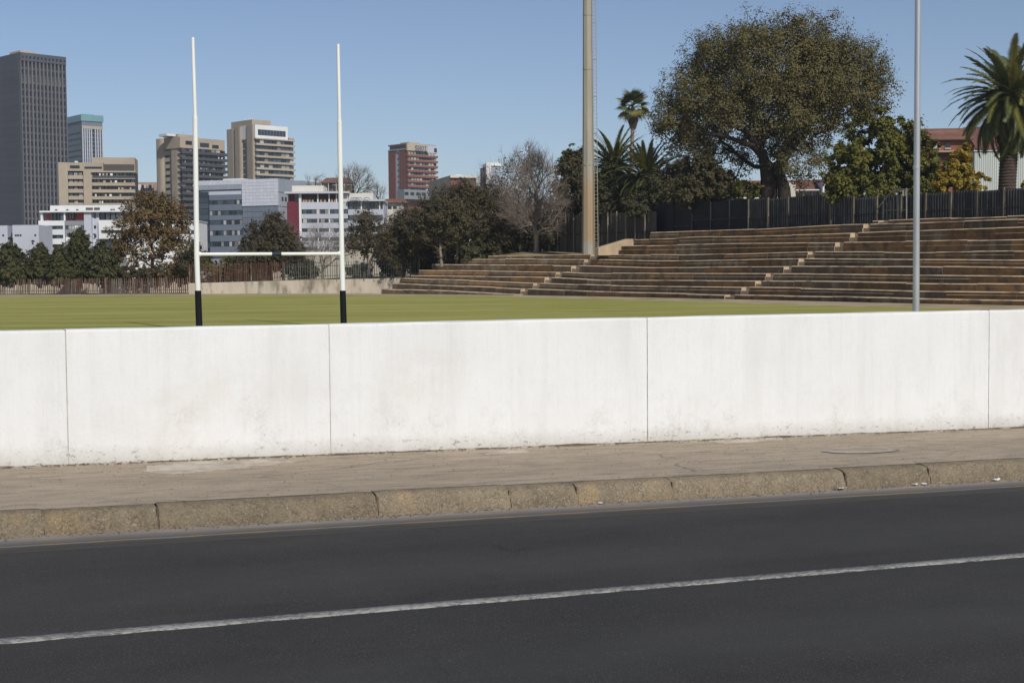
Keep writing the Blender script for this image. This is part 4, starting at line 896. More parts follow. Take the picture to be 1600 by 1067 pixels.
# ---- beige tower with the white penthouse
B = Bld('apartment_block', 'beige apartment tower with a white rooftop penthouse and ribbon windows', 400, 570, 44, ymid=235)
W_, D_ = B.FX(461), B.SY(356.5); B.box('core', M_dglass, .5, W_ - .6, .9, 14, 0, B.Z(216)); B.box('side_core', M_beige, 0, 10, 1, D_ - .5, 0, B.Z(199))
rpier(B, 'pier', M_beige, 356.5, 369.6, 197, 440, 1.2, .6); rpier(B, 'pier', M_beige, 369.8, 381, 195.5, 440, 1.2, 1.0); rpier(B, 'pier', M_beige, 388, 400, 195, 440, 1.0, .8)
for i in range(9): B.s_('slit_window', M_dglass, 381.4, 387.4, 202 + 10 * i, 209 + 10 * i, .05, .3)
B.s_('rooftop_block', M_beige, 363.5, 396, 186, 197, 0, 9)
for p, h_ in ((376, 181), (380, 180), (384, 180.5), (387, 183)): q = B.SY(p); MB().tube([(3, q, B.Z(186)), (3, q, B.Z(h_))], .2, 5).build('antenna', M_white, None, B.t.o)
B.f('penthouse', M_white, 400.3, 451, 195, 216, .1, 10); B.f('penthouse_window', M_bglass, 404.6, 447.5, 202, 211, .16, .0)
for i in range(1, 9): B.f('window_mullion', M_slate, 404.6 + 4.77 * i - .25, 404.6 + 4.77 * i + .25, 202, 211, .2, .0)
B.f('roof_slab', M_beige, 400, 461, 215.6, 217.6, .6, 10); B.f('parapet', M_beige, 452, 460.5, 212, 215.5, .3, 8)
for i in range(10):
    y0 = 217.4 + 9.5 * i; B.f('balcony_parapet', M_beige2, 400.3, 460.8, y0 + 6.2, y0 + 9.4, .8, .2)
    windows(B, 'f', 401, 460, 9, y0 + .4, y0 + 6, -.85, [M_bglass, M_dglass, M_bglass, M_curt], .06)
# ---- silver panelled building
B = Bld('office_building', 'silver panelled office building with blue glass lower floors behind the goalposts', 436, 345, 72, ymid=320)
W_, D_ = B.FX(462), B.SY(311.5)
B.box('core', M_cool, .3, W_, .3, D_ - .3, 0, B.Z(279)); B.box('rear_wing', M_cool, W_, W_ + 22, -2, 10, 0, B.Z(279.5)); B.box('roof_plant', M_white, 5, 10, B.SY(365), B.SY(335), B.Z(279), B.Z(274.5))
xs = np.linspace(380.5, 436, 11); ys = np.linspace(279, 321, 9)
for a_, c_ in zip(xs, xs[1:]):
    for q, r in zip(ys, ys[1:]): B.s_('silver_panel', M_silver, a_ + .12, c_ - .12, q + .12, r - .12, .25, .3)
xs = np.linspace(312, 380.5, 13)
for a_, c_ in zip(xs, xs[1:]):
    for q, r in ((279, 286.5), (286.5, 294)): B.s_('silver_panel', M_silver if q < 280 else M_cool, a_ + .12, c_ - .12, q + .12, r - .12, .25, .3)
for a_, c_ in zip(np.linspace(380.5, 436, 9), np.linspace(380.5, 436, 9)[1:]):
    for k in range(9): B.s_('glass_panel', M_slate, a_ + .15, c_ - .15, 321.5 + 9 * k, 330 + 9 * k, .05, .3)
B.s_('pale_head', M_silver, 316, 380, 296, 302, -.1, .5)
for k, (a_, c_) in enumerate(((302, 310.5), (317.5, 327), (334.5, 342), (349.5, 358.5), (366.5, 376), (384, 400))): B.s_('spandrel', M_slate, 329, 380, a_, c_, .1, .4)
for (a_, c_) in ((310.5, 317.5), (327, 334.5), (342, 349.5), (358.5, 366.5), (376, 384)):
    windows(B, 's_', 329, 380, 12, a_ + .4, c_ - .4, -.1, [M_wglass, M_wglass, M_bglass, M_curt], .05)
for k in range(12): B.s_('dark_glass', M_bglass, 314 + .2, 328 - min(12, .0) , 297 + 9 * k, 305.3 + 9 * k, .35 , .3)
for k in range(5):
    for j in range(3): B.box('side_panel', M_cool, W_ * j / 3 + .1, W_ * (j + 1) / 3 - .1, -.1, .3, B.Z(300 + 22 * k), B.Z(279 + 22 * k))
for p in (441, 446): B.f('side_window', M_dglass, p, p + 2.6, 307.5, 314, .16, .0)
# ---- white block with the maroon panel
B = Bld('office_building', 'white office block with a maroon panel and ribbon windows between the goalposts', 449.5, 272, 2)
B.f('core', M_lav, 450.5, 544, 303.5, 440, -.8, 14); B.f('wing_core', M_lav, 544.5, 600, 316, 440, -.8, 14)
B.f('roof_slab', M_lav, 447, 547, 300.4, 303.2, 1.2, 14); B.f('roof_house', M_cream2, 455, 504.5, 289, 300.4, -3, 11)
b = B.f('roof_lean_to', M_cream2, 530, 544.5, 305, 318, .1, .5)
B.f('maroon_panel', M_maroon, 449.7, 468.4, 316, 372, .1, .3); B.f('maroon_panel', M_maroon, 452.5, 460, 304, 316, -.3, .8); B.f('balcony_opening', M_dglass, 461, 468, 304, 316, -.5, .9)
B.f('pier', M_white, 468.6, 472.3, 303.2, 440, .3, .6)
B.f('balcony_recess', M_shade_dark, 472.5, 529, 303.6, 316.2, -.7, 1)
for p in (497, 514.5, 526): B.f('column', M_white, p, p + 2, 303.2, 316.4, .1, .4)
for p in (474, 478, 483, 488, 501, 507, 518, 523): B.f('balcony_chair', M_tan, p, p + 3.4, 311.5, 316.3, -.1, .3)
for i, (a_, c_) in enumerate(((327.6, 334.8), (342.3, 348.8), (357.3, 363), (371.5, 377), (386, 391))):
    top = (316.4, 334.8, 348.8, 363, 377)[i]; B.f('floor_band', M_lav, 472.5, 544.4, top, a_, .1, .4)
    windows(B, 'f', 474, 543, 10, a_ + .2, c_ - .2, -.6, [M_wglass, M_bglass, M_curt], .05)
    for p in (497, 514.5): B.f('column', M_white, p, p + 1.6, a_, c_, .05, .4)
B.f('wing_roof_slab', M_lav, 544.6, 602, 313, 315.8, 1.0, 12); B.f('wing_roof_house', M_cream2, 544.6, 583, 301.8, 313, -2, 11)
for i, (a_, c_) in enumerate(((316.4, 328), (337, 345), (353, 361), (369, 377))):
    B.f('floor_band', M_lav, 544.8, 600, c_, c_ + 9, .1, .4); windows(B, 'f', 546, 599, 8, a_ + .2, c_ - .2, -.6, [M_wglass, M_bglass, M_dglass], .05)
for p in (564.5, 593): B.f('column', M_white, p, p + 2, 315.8, 328, .1, .4)
for p in (549, 553, 558, 570): 
    x = B.FX(p); MB().tube([(x, -1.5, B.Z(313)), (x + .3, -1.5, B.Z(310.6)), (x + .9, -1.5, B.Z(310.6)), (x + 1.2, -1.5, B.Z(313))], .08, 4).build('roof_rail', M_steel, None, B.t.o)
# ---- white low block on the left
B = Bld('office_building', 'low white office block with red lined top balconies beside the charcoal tower foot', 62, 312, 3)
B.f('core', M_greyp, 64, 190, 332, 440, -1.2, 14); B.f('attic', M_white, 76, 196, 320.8, 330, -2, 12); B.f('roof_slab', M_white, 64.5, 192, 329.8, 332.3, .8, 14)
for p in (85.5, 103, 118.5, 172, 176): B.f('roof_vent', M_shade_dark, p, p + 1.8, 327, 329.8, 1.0 - 2.0, 2.2)
B.f('illegible_sign_block', M_shade_dark, 132, 143, 324.5, 328, -1.9, 2.0); B.f('illegible_sign_block', M_shade_dark, 145, 154, 324.5, 328, -1.9, 2.0)  # plain dark plates standing in for unreadable roof lettering
for p0, p1 in ((65, 68.3), (101, 103.5), (132.5, 144)): B.f('column', M_white if p0 < 130 else M_lav, p0, p1, 332.3, 345.2 if p0 < 130 else 440, .2, .6)
B.f('red_wall', M_red, 72, 78, 335, 345, -.9, 1.0); B.f('red_wall', M_red, 117.5, 132, 334.5, 344, -.9, 1.0); B.f('red_wall', M_red, 105, 114, 342, 345.5, -.5, .8)
windows(B, 'f', 78.5, 100.5, 4, 333.5, 345, -1.1, [M_dglass, M_bglass]); windows(B, 'f', 104, 117, 3, 333, 342, -1.1, [M_dglass])
for a_, c_ in ((345.2, 353), (358.8, 367.3), (373.2, 382), (387, 440)): B.f('white_band', M_white, 61.8, 102.4, a_, c_, .4, .6)
for a_, c_ in ((353, 358.8), (367.3, 373.2), (382, 387)): windows(B, 'f', 66, 100, 6, a_ + .1, c_ - .1, -.3, [M_wglass, M_bglass], .03); B.f('end_pier', M_white, 61.8, 66, a_, c_, .4, .6); B.f('end_pier', M_white, 100, 102.4, a_, c_, .4, .6)
for a_, c_ in ((345.5, 352.5), (359, 370), (377, 440)): B.f('grey_band', M_greyp, 102.6, 132.3, a_, c_, .1, .6)
for a_, c_ in ((352.5, 359), (370, 377)): windows(B, 'f', 103, 132, 6, a_ + .2, c_ - .2, -.1, [M_curt, M_white, M_wglass], .04)
B.f('recess_wall', M_lav, 144.2, 155, 332.4, 440, -.5, .8)
for a_, c_ in ((333, 341.5), (353, 357.5), (366.5, 372)): B.f('window', M_dglass, 146.8, 150.2, a_, c_, -.4, .5)
B.f('white_band', M_white, 155.2, 192, 344.8, 360.5, .4, .6); B.f('white_band', M_white, 155.2, 192, 365.5, 374, .4, .6); B.f('end_pier', M_white, 155.2, 159, 360.5, 365.5, .4, .6)
windows(B, 'f', 159, 190, 6, 360.7, 365.3, -.3, [M_wglass, M_dglass], .04); windows(B, 'f', 157, 190, 4, 333, 344.5, -1.1, [M_dglass, M_bglass, M_curt])
# right continuation behind the autumn tree
B = Bld('office_building', 'white low wing glimpsed behind and between the autumn tree and the left goalpost', 262, 318, 2)
B.f('core', M_white, 193, 312, 347, 440, 0, 10); windows(B, 'f', 264, 310, 8, 360, 366, .08, [M_wglass, M_dglass]); windows(B, 'f', 264, 310, 8, 374, 380, .08, [M_wglass, M_dglass]); B.f('roof_slab', M_lav, 261, 313, 345, 347, .5, 10)
# ---- pale blue grey blocks, far left
B = Bld('low_building', 'pale blue grey plain building at the foot of the charcoal tower', -60, 300, 2)
B.f('wall', M_lav, -60, 12.3, 353, 440, 0, 10); B.f('recess', M_slate, 12.3, 20, 354, 440, -2, 4); B.f('wall', M_lav, 20, 61, 352.5, 440, 0, 10)
for p in (4, 23.5, 27, 31, 54): B.f('window', M_dglass, p, p + 3, 367, 370, .05, .0)
# ---- small far block between the beige ones
B = Bld('low_building', 'small far building with a brown upper storey between the two beige blocks', 212, 640, 5, ymid=292)
B.f('wall', M_shade_dark, 206, 246, 299, 440, 0, 12); B.f('upper_storey', M_tan, 212, 246, 284.5, 299, -2, 12); B.f('white_wall', M_white, 214, 221, 288, 297, -1.8, 2.2); windows(B, 'f', 222, 242, 5, 289, 294, -1.95, [M_dglass, M_curt])
# ---- red brick tower
B = Bld('brick_tower', 'red brick tower block with large letters near its roof', 637, 640, 44, ymid=255)
W_, D_ = B.FX(684.5), B.SY(608); B.box('core', M_brick_dark, .6, W_ - .4, .6, D_ - .3, 0, B.Z(224)); B.box('side_wall', M_brick, 0, .6, 0, B.SY(625.2), 0, B.Z(233)); B.box('side_wall', M_brick, 0, .6, B.SY(618.8), D_, 0, B.Z(233))
B.s_('stair_strip', M_lav, 619, 625, 233, 440, -.4, .8)
for i in range(8): B.s_('stair_window', M_dglass, 621.2, 623.2, 237 + 9 * i, 239.5 + 9 * i, -.35, .5)
B.s_('roof_frame', M_brick, 608, 637, 224, 226, .1, .5); B.s_('sill', M_beige2, 608, 637, 231.8, 233.4, .2, .6); B.s_('top_window', M_dglass, 610, 634, 226, 231.8, -.2, .8); B.s_('corner_pier', M_brick, 634, 637, 224, 233, .12, .5)
B.f('sign_band', M_beige2, 637.2, 668.8, 224, 235.3, .3, .6); B.f('grey_band', M_lav, 669, 684.4, 225, 237, .2, .6); B.f('top_window', M_dglass, 679, 683, 229, 235.5, .3, .0)
letters(B, 'SHOI', 648.5, 667.5, 227.2, 234.3, M_slate, .3)
B.box('roof_plant', M_beige2, B.FX(649), B.FX(666), 4, 10, B.Z(224), B.Z(220.3))
for i in range(10):
    y0 = 236.6 + 8.05 * i; B.f('brick_band', M_brick, 637.3, 684.3, y0 + 4.9, y0 + 8.0, .5, .1); B.f('sill', M_beige2, 637.5, 684, y0 + 4.4, y0 + 4.9, .4, .1)
    windows(B, 'f', 638.5, 683.5, 10, y0 + .6, y0 + 4.3, -.5, [M_dglass, M_curt, M_curt, M_bglass], .14)
B.f('podium', M_greyp, 625.5, 682, 297, 312, 3, 2); 
for i in range(5): B.f('podium_window', M_dglass, 626 + 9 * i, 632 + 9 * i, 301, 306, 3.06, -2.9)
# ---- low white and brown block
B = Bld('low_building', 'low cream building with a brown recessed front and a rooftop tank beside the brick tower', 704, 480, 16, ymid=285)
B.box('core', M_cream2, 0, B.FX(745.5), .6, B.SY(672.5), 0, B.Z(275)); B.s_('ribbed_wall', M_beige2, 672.5, 704, 274.5, 440, .2, .6); B.f('fascia', M_cream2, 704, 746, 274.4, 278, .8, .8); B.f('brown_panel', M_brick_dark, 705, 744.3, 278, 297, -.1, .7); B.f('end_pier', M_cream2, 744.3, 746.2, 278, 300, .6, .6)
windows(B, 'f', 716, 742, 5, 281, 285.5, .0, [M_dglass, M_bglass], .1); MB().tube([(4, 6, B.Z(275)), (4, 6, B.Z(272)), (4, 6, B.Z(271))], [1.6, 1.6, .9], 12).build('water_tank', M_white, None, B.t.o); B.box('roof_plant', M_beige2, 6, 12, 6, 10, B.Z(275), B.Z(272.5))
# ---- white framed glass block
B = Bld('office_building', 'white framed glass block rising above the bare trees', 760.5, 560, 16, ymid=275)
B.box('core', M_bglass, .5, B.FX(783), .5, 8, 0, B.Z(255)); B.s_('glass_wall', M_slate, 751, 760.3, 260.5, 440, -.1, .9); B.f('frame_leg', M_white, 760.5, 768, 254.3, 440, .4, .6); B.f('frame_top', M_white, 768.1, 784, 254.3, 259.5, .4, 4)
for i in range(6): B.f('glass_panel', M_cool, 768.4, 775.6, 260 + 5 * i, 264.6 + 5 * i, -.1, .55); B.f('glass_panel', M_cool, 776, 783, 260 + 5 * i, 264.6 + 5 * i, -.1, .55)
# ---- pergola house behind the white office
B = Bld('house', 'far brown tiled house with a pergola behind the white office block', 498, 360, 0, ymid=290)
B.f('wall', M_tan, 505, 548, 290, 440, 0, 8); windows(B, 'f', 508, 547, 6, 291, 298, .1, [M_dglass, M_bglass], .1)
b = MB(); x0, x1 = B.FX(502), B.FX(551); b.add([(x0, -1, B.Z(285.5)), (x1, -1, B.Z(285.5)), (x1 - 1, 4, B.Z(276.5)), (x0 + 1, 4, B.Z(276.5)), (x0, 9, B.Z(285.5)), (x1, 9, B.Z(285.5))], [(0, 1, 2, 3), (3, 2, 5, 4), (0, 3, 4), (1, 5, 2), (0, 4, 5, 1)]); link('roof', b.mesh('roof', M_tile), B.t.o)
B.f('pergola_beam', M_shade_dark, 503, 556, 285.6, 287, 1.5, .5)
for p in (504, 515, 527, 540, 554): B.f('pergola_post', M_cream2, p, p + 1, 287, 300, 1.4, -1.1)
# ---- small roofs right of the white office
B = Bld('house', 'small house with a rusty red roof at the right end of the white office', 590, 300, 4)
B.f('wall', M_cream2, 594, 632, 318, 440, 0, 7); b = MB(); x0, x1 = B.FX(590), B.FX(640); b.add([(x0, -.8, B.Z(317.5)), (x1, -.8, B.Z(317.5)), (x1 - 1, 4, B.Z(309.5)), (x0 + 2, 4, B.Z(309.5)), (x0, 9, B.Z(317.5)), (x1, 9, B.Z(317.5))], [(0, 1, 2, 3), (3, 2, 5, 4), (0, 3, 4), (1, 5, 2), (0, 4, 5, 1)]); link('roof', b.mesh('roof', M_tile), B.t.o); windows(B, 'f', 598, 630, 4, 322, 327, .05, [M_dglass, M_curt])
# ---- white house with red roof behind the big tree
B = Bld('house', 'white house with a dull red roof behind the trunk of the big tree', 1138, 152, 0); zg = B.Z(330)
B.f('wall', M_white, 1140, 1282, 299, 330, 0, 6); B.f('wing_wall', M_white, 1281, 1306, 286, 330, 1.4, 6); B.f('porch_wall', M_cream2, 1231, 1241, 287, 330, .8, 2)
x0, x1 = B.FX(1137), B.FX(1282); b = MB(); b.add([(x0, -.7, B.Z(299)), (x1, -.7, B.Z(299)), (x1 + 1.4, 3, B.Z(280)), (x0 + 1, 3, B.Z(280)), (x0, 7, B.Z(299)), (x1, 7, B.Z(299))], [(0, 1, 2, 3), (3, 2, 5, 4), (0, 3, 4), (1, 5, 2), (0, 4, 5, 1)]); link('roof', b.mesh('roof', M_redroof), B.t.o)
x2 = B.FX(1308); b = MB(); b.add([(x1 - .2, -1.7, B.Z(286)), (x2, -1.7, B.Z(286)), (x2, 3, B.Z(279)), (x1 - .2, 3, B.Z(279)), (x1 - .2, 7, B.Z(286)), (x2, 7, B.Z(286))], [(0, 1, 2, 3), (3, 2, 5, 4), (0, 3, 4), (1, 5, 2), (0, 4, 5, 1)]); link('wing_roof', b.mesh('wing_roof', M_redroof), B.t.o)
B.f('gutter', M_white, 1241, 1279, 298, 299.6, .9, -.7)
for p0, p1 in ((1146, 1152), (1156, 1162), (1243, 1254), (1257, 1268), (1270, 1279)): 
    w_ = B.f('window', M_wglass, p0, p1, 301.5, 310, .04, .0)
# ---- brick house and corrugated shed at right
B = Bld('house', 'brick house with a brown tiled roof behind the trees at the right edge', 1446, 150, 0)
B.f('wall', M_brick, 1447, 1517, 219, 345, 0, 5); B.f('gable_wall', M_brick, 1517.3, 1640, 232, 345, .8, 5)
x0, x1, x3 = B.FX(1441), B.FX(1520), B.FX(1645)
b = MB(); b.add([(x0, -.5, B.Z(219)), (x1, -.5, B.Z(219)), (x1 + .2, 3.4, B.Z(196)), (x0 + .8, 3.4, B.Z(196.5)), (x0, 7, B.Z(219)), (x1, 7, B.Z(219))], [(0, 1, 2, 3), (3, 2, 5, 4), (0, 3, 4), (1, 5, 2), (0, 4, 5, 1)]); link('roof', b.mesh('roof', M_tile), B.t.o)
b = MB(); b.add([(x1, -1.2, B.Z(236)), (x3, -1.2, B.Z(236)), (x3, 3.4, B.Z(192)), (x1, 3.4, B.Z(195)), (x1, 7, B.Z(236)), (x3, 7, B.Z(236))], [(0, 1, 2, 3), (3, 2, 5, 4), (0, 3, 4), (1, 5, 2), (0, 4, 5, 1)]); link('roof', b.mesh('roof', M_redroof), B.t.o)
B.f('eave_board', M_shade_dark, 1442, 1519, 218.6, 220, .56, -.4)
for p0, p1, m_ in ((1456, 1468, M_curt), (1476, 1484, M_dglass)): w_ = B.f('window', m_, p0, p1, 223, 232, .06, .0); B.f('window_sill', M_cream2, p0 - .6, p1 + .6, 232, 233.2, .14, .0)
B.f('balcony_slab', M_tan, 1455, 1490, 236.5, 239.5, 1, 0); B.f('shadow_opening', M_shade_dark, 1462, 1486, 240, 247, .05, .0)
B = Bld('shed', 'pale green corrugated metal shed behind the palm trunk at the right edge', 1522, 126, 0)
b = MB(); x0, x1 = B.FX(1522), B.FX(1640); n = 70; P = []
for i in range(n + 1): P += [(x0 + (x1 - x0) * i / n, -.05 * (i % 2), B.Z(345)), (x0 + (x1 - x0) * i / n, -.05 * (i % 2), B.Z(236.5))]
b.add(P, [(i * 2, i * 2 + 2, i * 2 + 3, i * 2 + 1) for i in range(n)]); M_corr = bm('pale_green_sheet', (0.52, 0.55, 0.52), (0.46, 0.49, 0.465)); link('corrugated_wall', b.mesh('corrugated_wall', M_corr), B.t.o)
B.box('back_wall', M_corr, x0, x1, .12, 5, B.Z(345), B.Z(237)); B.box('ridge_flashing', M_corr, x0 - .1, x1, -.15, 5.1, B.Z(236.9), B.Z(235.2))
# ================================================================ VEGETATION
def skeleton(base, top, attr, bf=.4, free=.55, seg=.6, jit=.12, sag=.0):
    """balanced spanning tree from the trunk to every attractor: returns nodes and parents"""
    L = np.linalg.norm(top - base); k = max(3, int(L / seg)); nodes = [base + (top - base) * t + (rng.normal(0, jit * .4, 3) * [1, 1, 0] if 0 < t < 1 else 0) for t in np.linspace(0, 1, k)]
    par = [-1] + list(range(k - 1)); pl_ = [L * t for t in np.linspace(0, 1, k)]; ok = [t >= free for t in np.linspace(0, 1, k)]
    cap = k + len(attr) * 14; NP = np.zeros((cap, 3)); NP[:k] = nodes; PL = np.full(cap, 1e9); PL[:k] = np.where(ok, pl_, 1e9); m = k
    trueP = list(pl_)
    order = np.argsort(np.linalg.norm(attr - top, axis=1))
    for i in order:
        p = attr[i]; d = np.linalg.norm(NP[:m] - p, axis=1); j = int(np.argmin(d + bf * PL[:m])); dist = d[j]; q = NP[j].copy(); n = min(12, max(1, int(dist / seg)))
        prev = j
        for s in range(1, n + 1):
            t = s / n; x = q + (p - q) * t
            if s < n: x = x + rng.normal(0, jit * min(dist, 2) * .5, 3); x[2] += sag * dist * t * (1 - t)
            if m >= cap: break
            NP[m] = x; trueP.append(trueP[prev] + dist / n); PL[m] = trueP[m]; par.append(prev); prev = m; m += 1
    return NP[:m], np.array(par)
def limbs(nodes, par, rtip, expo=2.2, flare=1.25, rmax=None):
    m = len(nodes); cnt = np.zeros(m); ch = np.zeros(m, int)
    for i in range(1, m): ch[par[i]] += 1
    cnt[ch == 0] = 1
    for i in range(m - 1, 0, -1): cnt[par[i]] += cnt[i]
    r = rtip * np.maximum(cnt, 1) ** (1 / expo)
    if rmax: r = np.minimum(r, rmax)
    r[0] *= flare
    return r
def tubes(nodes, par, r, sel, n):
    e = np.array([i for i in range(1, len(nodes)) if sel(i)])
    if len(e) == 0: return None
    P = nodes[par[e]]; C = nodes[e]; d = C - P; d /= np.linalg.norm(d, axis=1)[:, None] + 1e-9
    ref = np.where(np.abs(d[:, 2:3]) < .9, np.array([[0, 0, 1.0]]), np.array([[1.0, 0, 0]])); a = np.cross(d, ref); a /= np.linalg.norm(a, axis=1)[:, None] + 1e-9; c = np.cross(d, a)
    w = 2 * np.pi * np.arange(n) / n; ring = a[:, None] * np.cos(w)[None, :, None] + c[:, None] * np.sin(w)[None, :, None]
    rp = np.minimum(r[par[e]], r[e] * 1.5); v = np.stack([P[:, None] + ring * rp[:, None, None], C[:, None] + ring * r[e][:, None, None]], 1)   # E,2,n,3
    E_ = len(e); base = (np.arange(E_) * 2 * n)[:, None]; k = np.arange(n)[None]; k2 = (k + 1) % n
    f = np.stack([base + k, base + k2, base + n + k2, base + n + k], -1).reshape(-1, 4)
    return v.reshape(-1, 3), f
def leaf_quads(cen, size, aspect=1.8, up=.35, dirs=None, var=.4, out=None):
    m = len(cen); nrm = rng.normal(0, 1, (m, 3)) * (1 if out is None else .55); nrm[:, 2] = np.abs(nrm[:, 2]) + up
    if out is not None: nrm = nrm + out
    nrm /= np.linalg.norm(nrm, axis=1)[:, None]
    t = rng.normal(0, 1, (m, 3)) if dirs is None else dirs + rng.normal(0, .35, (m, 3)); t -= nrm * np.sum(t * nrm, 1)[:, None]; t /= np.linalg.norm(t, axis=1)[:, None] + 1e-9; b_ = np.cross(nrm, t)
    s = size * rng.uniform(1 - var, 1 + var, m)[:, None]
    v = np.stack([cen - t * s * aspect * .5, cen + b_ * s * .5, cen + t * s * aspect * .5, cen - b_ * s * .5], 1)
    return v.reshape(-1, 3), np.arange(4 * m).reshape(-1, 4)
def crown_points(ells, n, hollow=.45, nclump=60, csize=.16):
    """points gathered in clumps inside a union of ellipsoids (cx,cy,cz,rx,ry,rz)"""
    vol = np.array([e[3] * e[4] * e[5] for e in ells]) ** .8; pick = rng.choice(len(ells), nclump, p=vol / vol.sum()); cl = []
    for i in pick:
        e = np.array(ells[i]); d = rng.normal(0, 1, 3); d /= np.linalg.norm(d); rr = (hollow + (1 - hollow) * rng.random()) ** .6
        cl.append((e[:3] + d * e[3:] * rr, csize * min(e[3:]) * rng.uniform(.6, 1.5) + csize * .5 * e[3:].mean()))
    idx = rng.integers(0, nclump, n); c = np.array([cl[i][0] for i in idx]); s = np.array([cl[i][1] for i in idx]); q = rng.normal(0, 1, (n, 3)); q /= np.linalg.norm(q, axis=1)[:, None]
    return c + q * (s * rng.random(n) ** .45)[:, None], np.array([c_[0] for c_ in cl])
M_bark = pm('dark_bark', (0.040, 0.031, 0.024), (0.024, 0.019, 0.015), 2, .95, .8, 12, stretch=(2, 2, .5), bd=.05)
M_bark_grey = pm('grey_brown_bark', (0.30, 0.245, 0.20), (0.20, 0.16, 0.13), 2, .95, .6, 12, stretch=(2, 2, .5), bd=.04)
M_twig = pm('bare_twig', (0.26, 0.205, 0.17), (0.17, 0.135, 0.11), 1, .95, rnd=.1)
M_twig_pale = pm('pale_bare_twig', (0.33, 0.285, 0.25), (0.22, 0.19, 0.165), 1, .95)
M_leaf = {
 'big': leafmat('olive_brown_leaf', [(0.112, 0.103, 0.033), (0.146, 0.128, 0.045), (0.176, 0.145, 0.058), (0.152, 0.138, 0.046), (0.20, 0.145, 0.066)], .3),
 'green': leafmat('mid_green_leaf', [(0.059, 0.072, 0.016), (0.107, 0.110, 0.021), (0.155, 0.145, 0.026), (0.204, 0.168, 0.030)], .25),
 'yellow': leafmat('yellow_green_leaf', [(0.20, 0.165, 0.024), (0.33, 0.25, 0.034), (0.38, 0.25, 0.034), (0.20, 0.18, 0.034)], .3),
 'dark': leafmat('dark_olive_leaf', [(0.054, 0.054, 0.023), (0.093, 0.085, 0.038), (0.134, 0.105, 0.053), (0.076, 0.076, 0.027)], .38),
 'shrub': leafmat('grey_olive_leaf', [(0.062, 0.065, 0.029), (0.101, 0.099, 0.047), (0.129, 0.116, 0.060)], .38),
 'conifer': leafmat('dark_conifer_needles', [(0.050, 0.058, 0.025), (0.104, 0.104, 0.039), (0.148, 0.133, 0.046)], .38),
 'autumn': leafmat('rusty_autumn_leaf', [(0.105, 0.072, 0.030), (0.215, 0.125, 0.044), (0.165, 0.125, 0.046), (0.255, 0.145, 0.055), (0.125, 0.108, 0.040), (0.19, 0.112, 0.048)], .3),
 'brown': leafmat('brown_green_leaf', [(0.055, 0.055, 0.025), (0.108, 0.078, 0.043), (0.082, 0.082, 0.031), (0.146, 0.088, 0.058)], .38),
 'bright': leafmat('bright_green_leaf', [(0.039, 0.065, 0.016), (0.091, 0.130, 0.026), (0.143, 0.169, 0.039)], .25),
}
LEAFX = 2.0
